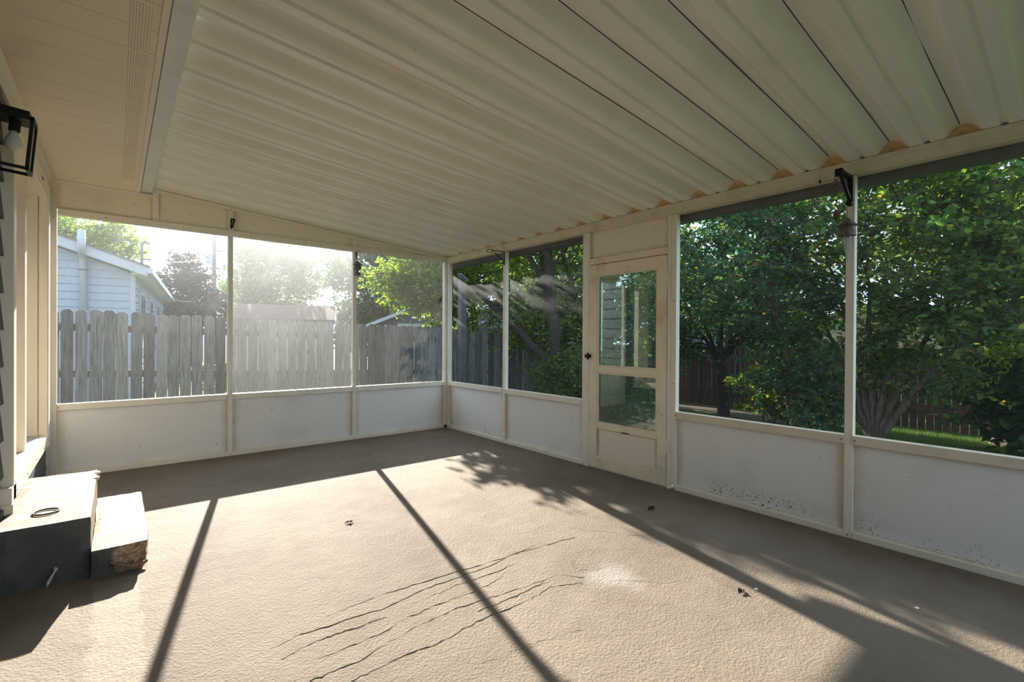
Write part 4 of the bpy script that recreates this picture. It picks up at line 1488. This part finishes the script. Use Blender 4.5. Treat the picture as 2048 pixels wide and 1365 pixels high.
# overhanging trees just past the porch corner
def open_sky(q):
    """the crowns leave the sunny side of the porch corner open, apart from low drooping tips"""
    lim = 3.63 + 0.227 * (q[1] - 5.83) + 0.13
    return q[0] > lim or (1.4 < q[2] < 2.75 and q[0] > lim - 1.05)


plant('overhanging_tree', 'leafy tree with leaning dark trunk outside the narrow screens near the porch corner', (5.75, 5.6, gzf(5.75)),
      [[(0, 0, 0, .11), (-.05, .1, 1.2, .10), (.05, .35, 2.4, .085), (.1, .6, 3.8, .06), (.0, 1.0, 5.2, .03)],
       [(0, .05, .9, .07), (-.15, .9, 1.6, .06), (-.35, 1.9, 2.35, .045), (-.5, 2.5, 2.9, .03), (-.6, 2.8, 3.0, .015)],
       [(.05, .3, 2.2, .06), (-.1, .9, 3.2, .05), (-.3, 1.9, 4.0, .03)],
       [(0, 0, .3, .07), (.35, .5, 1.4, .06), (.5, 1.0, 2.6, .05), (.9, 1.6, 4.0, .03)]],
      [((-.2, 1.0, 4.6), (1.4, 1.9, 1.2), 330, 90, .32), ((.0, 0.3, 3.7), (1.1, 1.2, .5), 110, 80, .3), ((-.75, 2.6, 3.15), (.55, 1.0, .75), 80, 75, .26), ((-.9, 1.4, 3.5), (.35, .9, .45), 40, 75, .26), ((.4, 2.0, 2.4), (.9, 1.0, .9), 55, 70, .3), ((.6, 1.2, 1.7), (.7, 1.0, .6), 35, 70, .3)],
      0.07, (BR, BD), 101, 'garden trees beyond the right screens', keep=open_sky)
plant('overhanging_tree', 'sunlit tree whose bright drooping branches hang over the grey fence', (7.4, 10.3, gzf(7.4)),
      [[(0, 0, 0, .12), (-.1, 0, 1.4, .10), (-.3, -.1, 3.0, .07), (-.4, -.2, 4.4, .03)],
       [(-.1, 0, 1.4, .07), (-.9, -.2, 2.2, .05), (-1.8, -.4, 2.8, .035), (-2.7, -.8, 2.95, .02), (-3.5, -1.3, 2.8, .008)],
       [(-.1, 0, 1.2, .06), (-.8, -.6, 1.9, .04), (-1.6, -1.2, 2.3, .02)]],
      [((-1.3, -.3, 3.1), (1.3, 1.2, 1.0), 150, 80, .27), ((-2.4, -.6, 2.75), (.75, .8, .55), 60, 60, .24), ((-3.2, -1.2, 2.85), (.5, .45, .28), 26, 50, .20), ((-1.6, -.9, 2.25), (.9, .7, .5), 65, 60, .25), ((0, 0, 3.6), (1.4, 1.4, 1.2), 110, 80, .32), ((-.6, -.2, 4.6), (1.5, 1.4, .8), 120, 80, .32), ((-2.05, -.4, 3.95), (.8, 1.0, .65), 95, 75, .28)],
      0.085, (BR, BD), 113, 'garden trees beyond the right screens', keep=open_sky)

# undergrowth by the corner, seen through the two narrow right screens
plant('corner_shrub', 'low dense shrub with small glinting leaves outside the screens beside the storm door', (5.6, 4.6, gzf(5.6)),
      [[(0, 0, 0, .03), (.1, .1, .5, .025), (.2, .2, 1.1, .012)], [(0, 0, 0, .03), (-.2, .3, .6, .02), (-.2, .6, 1.2, .01)]],
      [((0.1, .3, .75), (.65, 1.1, .55), 110, 70, .26), ((.5, 1.1, .8), (.6, .9, .6), 60, 70, .26)],
      0.06, (MI, BD), 102, 'garden shrubs beyond the right screens', cat='shrub')

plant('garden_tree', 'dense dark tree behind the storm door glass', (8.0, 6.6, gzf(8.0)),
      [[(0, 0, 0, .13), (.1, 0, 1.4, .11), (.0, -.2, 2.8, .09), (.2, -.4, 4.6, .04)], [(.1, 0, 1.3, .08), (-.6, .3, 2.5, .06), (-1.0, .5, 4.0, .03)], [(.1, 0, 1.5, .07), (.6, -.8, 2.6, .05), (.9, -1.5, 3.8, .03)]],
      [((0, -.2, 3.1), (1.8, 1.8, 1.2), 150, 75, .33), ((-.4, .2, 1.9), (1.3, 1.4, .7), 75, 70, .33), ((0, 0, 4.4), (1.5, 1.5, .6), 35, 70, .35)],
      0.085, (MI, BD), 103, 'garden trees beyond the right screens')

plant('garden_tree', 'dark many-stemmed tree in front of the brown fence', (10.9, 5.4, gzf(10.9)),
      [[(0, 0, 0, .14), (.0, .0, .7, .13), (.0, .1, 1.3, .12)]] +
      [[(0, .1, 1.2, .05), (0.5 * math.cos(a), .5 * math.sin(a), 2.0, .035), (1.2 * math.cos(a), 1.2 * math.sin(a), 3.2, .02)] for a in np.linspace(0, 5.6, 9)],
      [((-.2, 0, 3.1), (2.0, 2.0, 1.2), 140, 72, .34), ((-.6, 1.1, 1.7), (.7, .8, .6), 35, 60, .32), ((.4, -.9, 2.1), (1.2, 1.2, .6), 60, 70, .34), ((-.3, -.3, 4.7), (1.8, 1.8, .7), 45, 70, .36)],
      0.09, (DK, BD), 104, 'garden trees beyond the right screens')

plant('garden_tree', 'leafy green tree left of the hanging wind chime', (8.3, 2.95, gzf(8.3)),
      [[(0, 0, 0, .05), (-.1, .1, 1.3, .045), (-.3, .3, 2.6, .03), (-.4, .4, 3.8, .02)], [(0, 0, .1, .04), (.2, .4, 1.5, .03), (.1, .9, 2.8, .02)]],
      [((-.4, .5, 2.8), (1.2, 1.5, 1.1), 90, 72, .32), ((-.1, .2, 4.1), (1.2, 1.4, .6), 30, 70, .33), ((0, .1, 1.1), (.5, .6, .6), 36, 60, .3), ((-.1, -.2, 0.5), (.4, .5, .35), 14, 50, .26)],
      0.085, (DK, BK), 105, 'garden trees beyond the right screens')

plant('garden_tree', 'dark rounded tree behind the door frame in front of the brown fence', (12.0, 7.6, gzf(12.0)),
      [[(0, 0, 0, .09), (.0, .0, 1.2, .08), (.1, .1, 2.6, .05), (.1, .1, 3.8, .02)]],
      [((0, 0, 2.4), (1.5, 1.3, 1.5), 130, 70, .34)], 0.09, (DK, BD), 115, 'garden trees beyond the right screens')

plant('garden_sapling', 'slim sapling with bright low leaves in front of the brown fence', (9.4, 3.9, gzf(9.4)),
      [[(0, 0, 0, .02), (.05, .0, .6, .015), (.1, .05, 1.2, .008)]],
      [((0, 0, .75), (.4, .5, .5), 26, 50, .24)],
      0.09, (BR, BK), 106, 'garden shrubs beyond the right screens', cat='shrub')

plant('garden_shrub', 'dark leafy bush in front of the brown fence beside the wind chime post', (10.5, 3.5, gzf(10.5)),
      [[(0, 0, 0, .03), (.1, .1, .6, .02), (.1, .2, 1.2, .01)], [(0, -.2, 0, .03), (-.1, -.4, .8, .015)]],
      [((0, 0, .85), (1.0, .7, .85), 90, 65, .3)], 0.09, (DK, BK), 114, 'garden shrubs beyond the right screens', cat='shrub')

fan = []
for a, l in ((-1.3, 2.4), (-.9, 3.0), (-.5, 3.4), (-.1, 3.6), (.35, 3.3), (.8, 2.8), (1.2, 2.3)):
    dx, dy = math.cos(1.0) * math.sin(a) * -.6, -math.sin(a)
    fan.append([(0, 0, 0, .055), (dx * .25, dy * .35, l * .3, .042), (dx * .8, dy * .95, l * .65, .026), (dx * 1.5, dy * 1.7, l, .012)])
plant('fan_shrub', 'tall shrub with fanned bare lower stems on the shaded lawn', (8.6, 2.0, gzf(8.6)), fan,
      [((-.2, -.2, 3.2), (1.2, 1.9, 1.0), 125, 80, .32), ((-.2, -1.2, 2.2), (.8, 1.0, .8), 60, 75, .32), ((0, .2, 1.9), (.7, 1.0, .6), 45, 60, .32), ((0.1, -.4, 1.1), (.5, .8, .4), 24, 60, .3), ((-.1, -.6, 4.4), (1.4, 2.0, .8), 60, 70, .33)],
      0.088, (MI, BK), 107, 'garden shrubs beyond the right screens', cat='shrub', branch_frac=0.85)

plant('garden_tree', 'sunlit yellow green tree beyond the rightmost screen', (9.8, -0.3, gzf(9.8)),
      [[(0, 0, 0, .09), (-.1, .1, 1.6, .08), (-.2, .3, 3.0, .05), (-.3, .2, 4.6, .03)], [(-.1, .1, 1.4, .05), (-.5, .9, 2.6, .04), (-.7, 1.5, 3.8, .02)]],
      [((-.4, .7, 3.4), (1.4, 1.7, 1.3), 150, 80, .33), ((-.2, .3, 4.9), (1.4, 1.6, .9), 80, 75, .33), ((0, .3, 1.9), (1.1, 1.1, .7), 45, 70, .33)],
      0.085, (BR, BK), 108, 'garden trees beyond the right screens')

plant('vine_thicket', 'dark thicket of large rounded leaves at the lawn edge', (10.6, 0.55, gzf(10.6)),
      [[(0, 0, 0, .03), (.1, .2, .8, .02), (0, .3, 1.7, .01)], [(0, -.3, 0, .03), (.1, -.5, .9, .02)]],
      [((0, .1, 1.3), (.7, 1.2, .8), 80, 50, .34), ((-.1, -.3, .5), (.5, 1.0, .4), 30, 50, .34)],
      0.16, (DK, BD), 109, 'garden shrubs beyond the right screens', cat='shrub')

plant('roadside_tree', 'large shade tree beyond the brown fence', (17.5, 8.5, -0.9),
      [[(0, 0, 0, .2), (0, 0, 2.5, .17), (.2, .2, 5, .1)]],
      [((0, 0, 4.2), (3.2, 3.6, 1.8), 80, 60, .6)], 0.17, (FA, BD), 110, 'background trees', False)
plant('roadside_tree', 'pale green tree beyond the brown fence behind the fanned shrub', (18.5, 1.6, -0.9),
      [[(0, 0, 0, .2), (0, 0, 2.5, .17), (.2, .2, 5, .1)]],
      [((0, 0, 4.6), (3.0, 3.8, 2.6), 150, 60, .6)], 0.17, (FA, BD), 111, 'background trees', False)
plant('roadside_tree', 'bushy tree beyond the grey fence end', (12.5, 13.0, -0.5),
      [[(0, 0, 0, .16), (0, 0, 2.2, .13), (.2, .2, 4, .08)]],
      [((0, 0, 4.2), (2.2, 2.2, 1.7), 110, 70, .5)], 0.15, (MI, BD), 112, 'background trees', False)

# trees behind the grey fence
plant('roadside_tree', 'big deep green tree rising behind the navy house', (10.4, 22.6, -0.3),
      [[(0, 0, 0, .25), (0, 0, 2.0, .2), (.3, 0, 4.5, .12)]],
      [((0.2, 0, 4.6), (3.4, 3.0, 3.3), 300, 80, .6), ((-.3, .0, 2.0), (2.6, 2.4, 1.3), 100, 70, .55)], 0.16, (DK, BD), 120, 'background trees', False)
plant('roadside_tree', 'tall pale tree in the sun glare behind the shed', (6.5, 28.2, -0.3),
      [[(0, 0, 0, .22), (0, 0, 2.2, .18), (-.2, 0, 5.0, .1)], [(0, 0, 2, .12), (1.0, 0, 4.2, .07)]],
      [((.1, 0, 4.9), (2.4, 2.2, 2.4), 190, 70, .55), ((.3, 0, 2.6), (2.2, 2.0, 1.1), 60, 70, .55)], 0.17, (FA, BD), 121, 'background trees', False)
plant('roadside_tree', 'small pale tree beside the utility pole', (5.2, 32.0, -0.3),
      [[(0, 0, 0, .15), (0, 0, 2.0, .1), (0, 0, 3.6, .05)]],
      [((0, 0, 3.4), (1.6, 1.6, 1.7), 70, 60, .5)], 0.16, (FA, BD), 122, 'background trees', False)
plant('roadside_tree', 'dark purple leaved tree between the white house and the utility pole', (2.45, 26.0, -0.2),
      [[(0, 0, 0, .16), (0, 0, 1.6, .12), (.1, 0, 4.6, .04)]],
      [((.05, 0, 3.0), (1.45, 1.4, 1.6), 120, 70, .42), ((0, 0, 4.5), (.65, .6, .8), 26, 60, .38)], 0.14, (PU, BD), 123, 'background trees', False)
plant('roadside_tree', 'sunny green tree above the white house roof', (-1.63, 25.6, -0.2),
      [[(0, 0, 0, .2), (0, 0, 2.6, .16), (.1, 0, 5.0, .07)]],
      [((.2, 0, 5.1), (2.3, 1.8, 1.4), 150, 70, .48)], 0.15, (BR, BD), 124, 'background trees', False)

# stone on the lawn
bm = bmesh.new()
bmesh.ops.create_icosphere(bm, subdivisions=2, radius=1.0)
for v in bm.verts:
    k = 1 + r5.uniform(-0.18, 0.18)
    v.co = Vector((11.9 + v.co.x * 0.13 * k, 0.95 + v.co.y * 0.17 * k, gzf(11.9) + 0.06 + max(-0.07, v.co.z * 0.11 * k)))
tag(P('stone', bm, M['stone']), 'pinkish broken stone lying on the shaded lawn', 'stone')
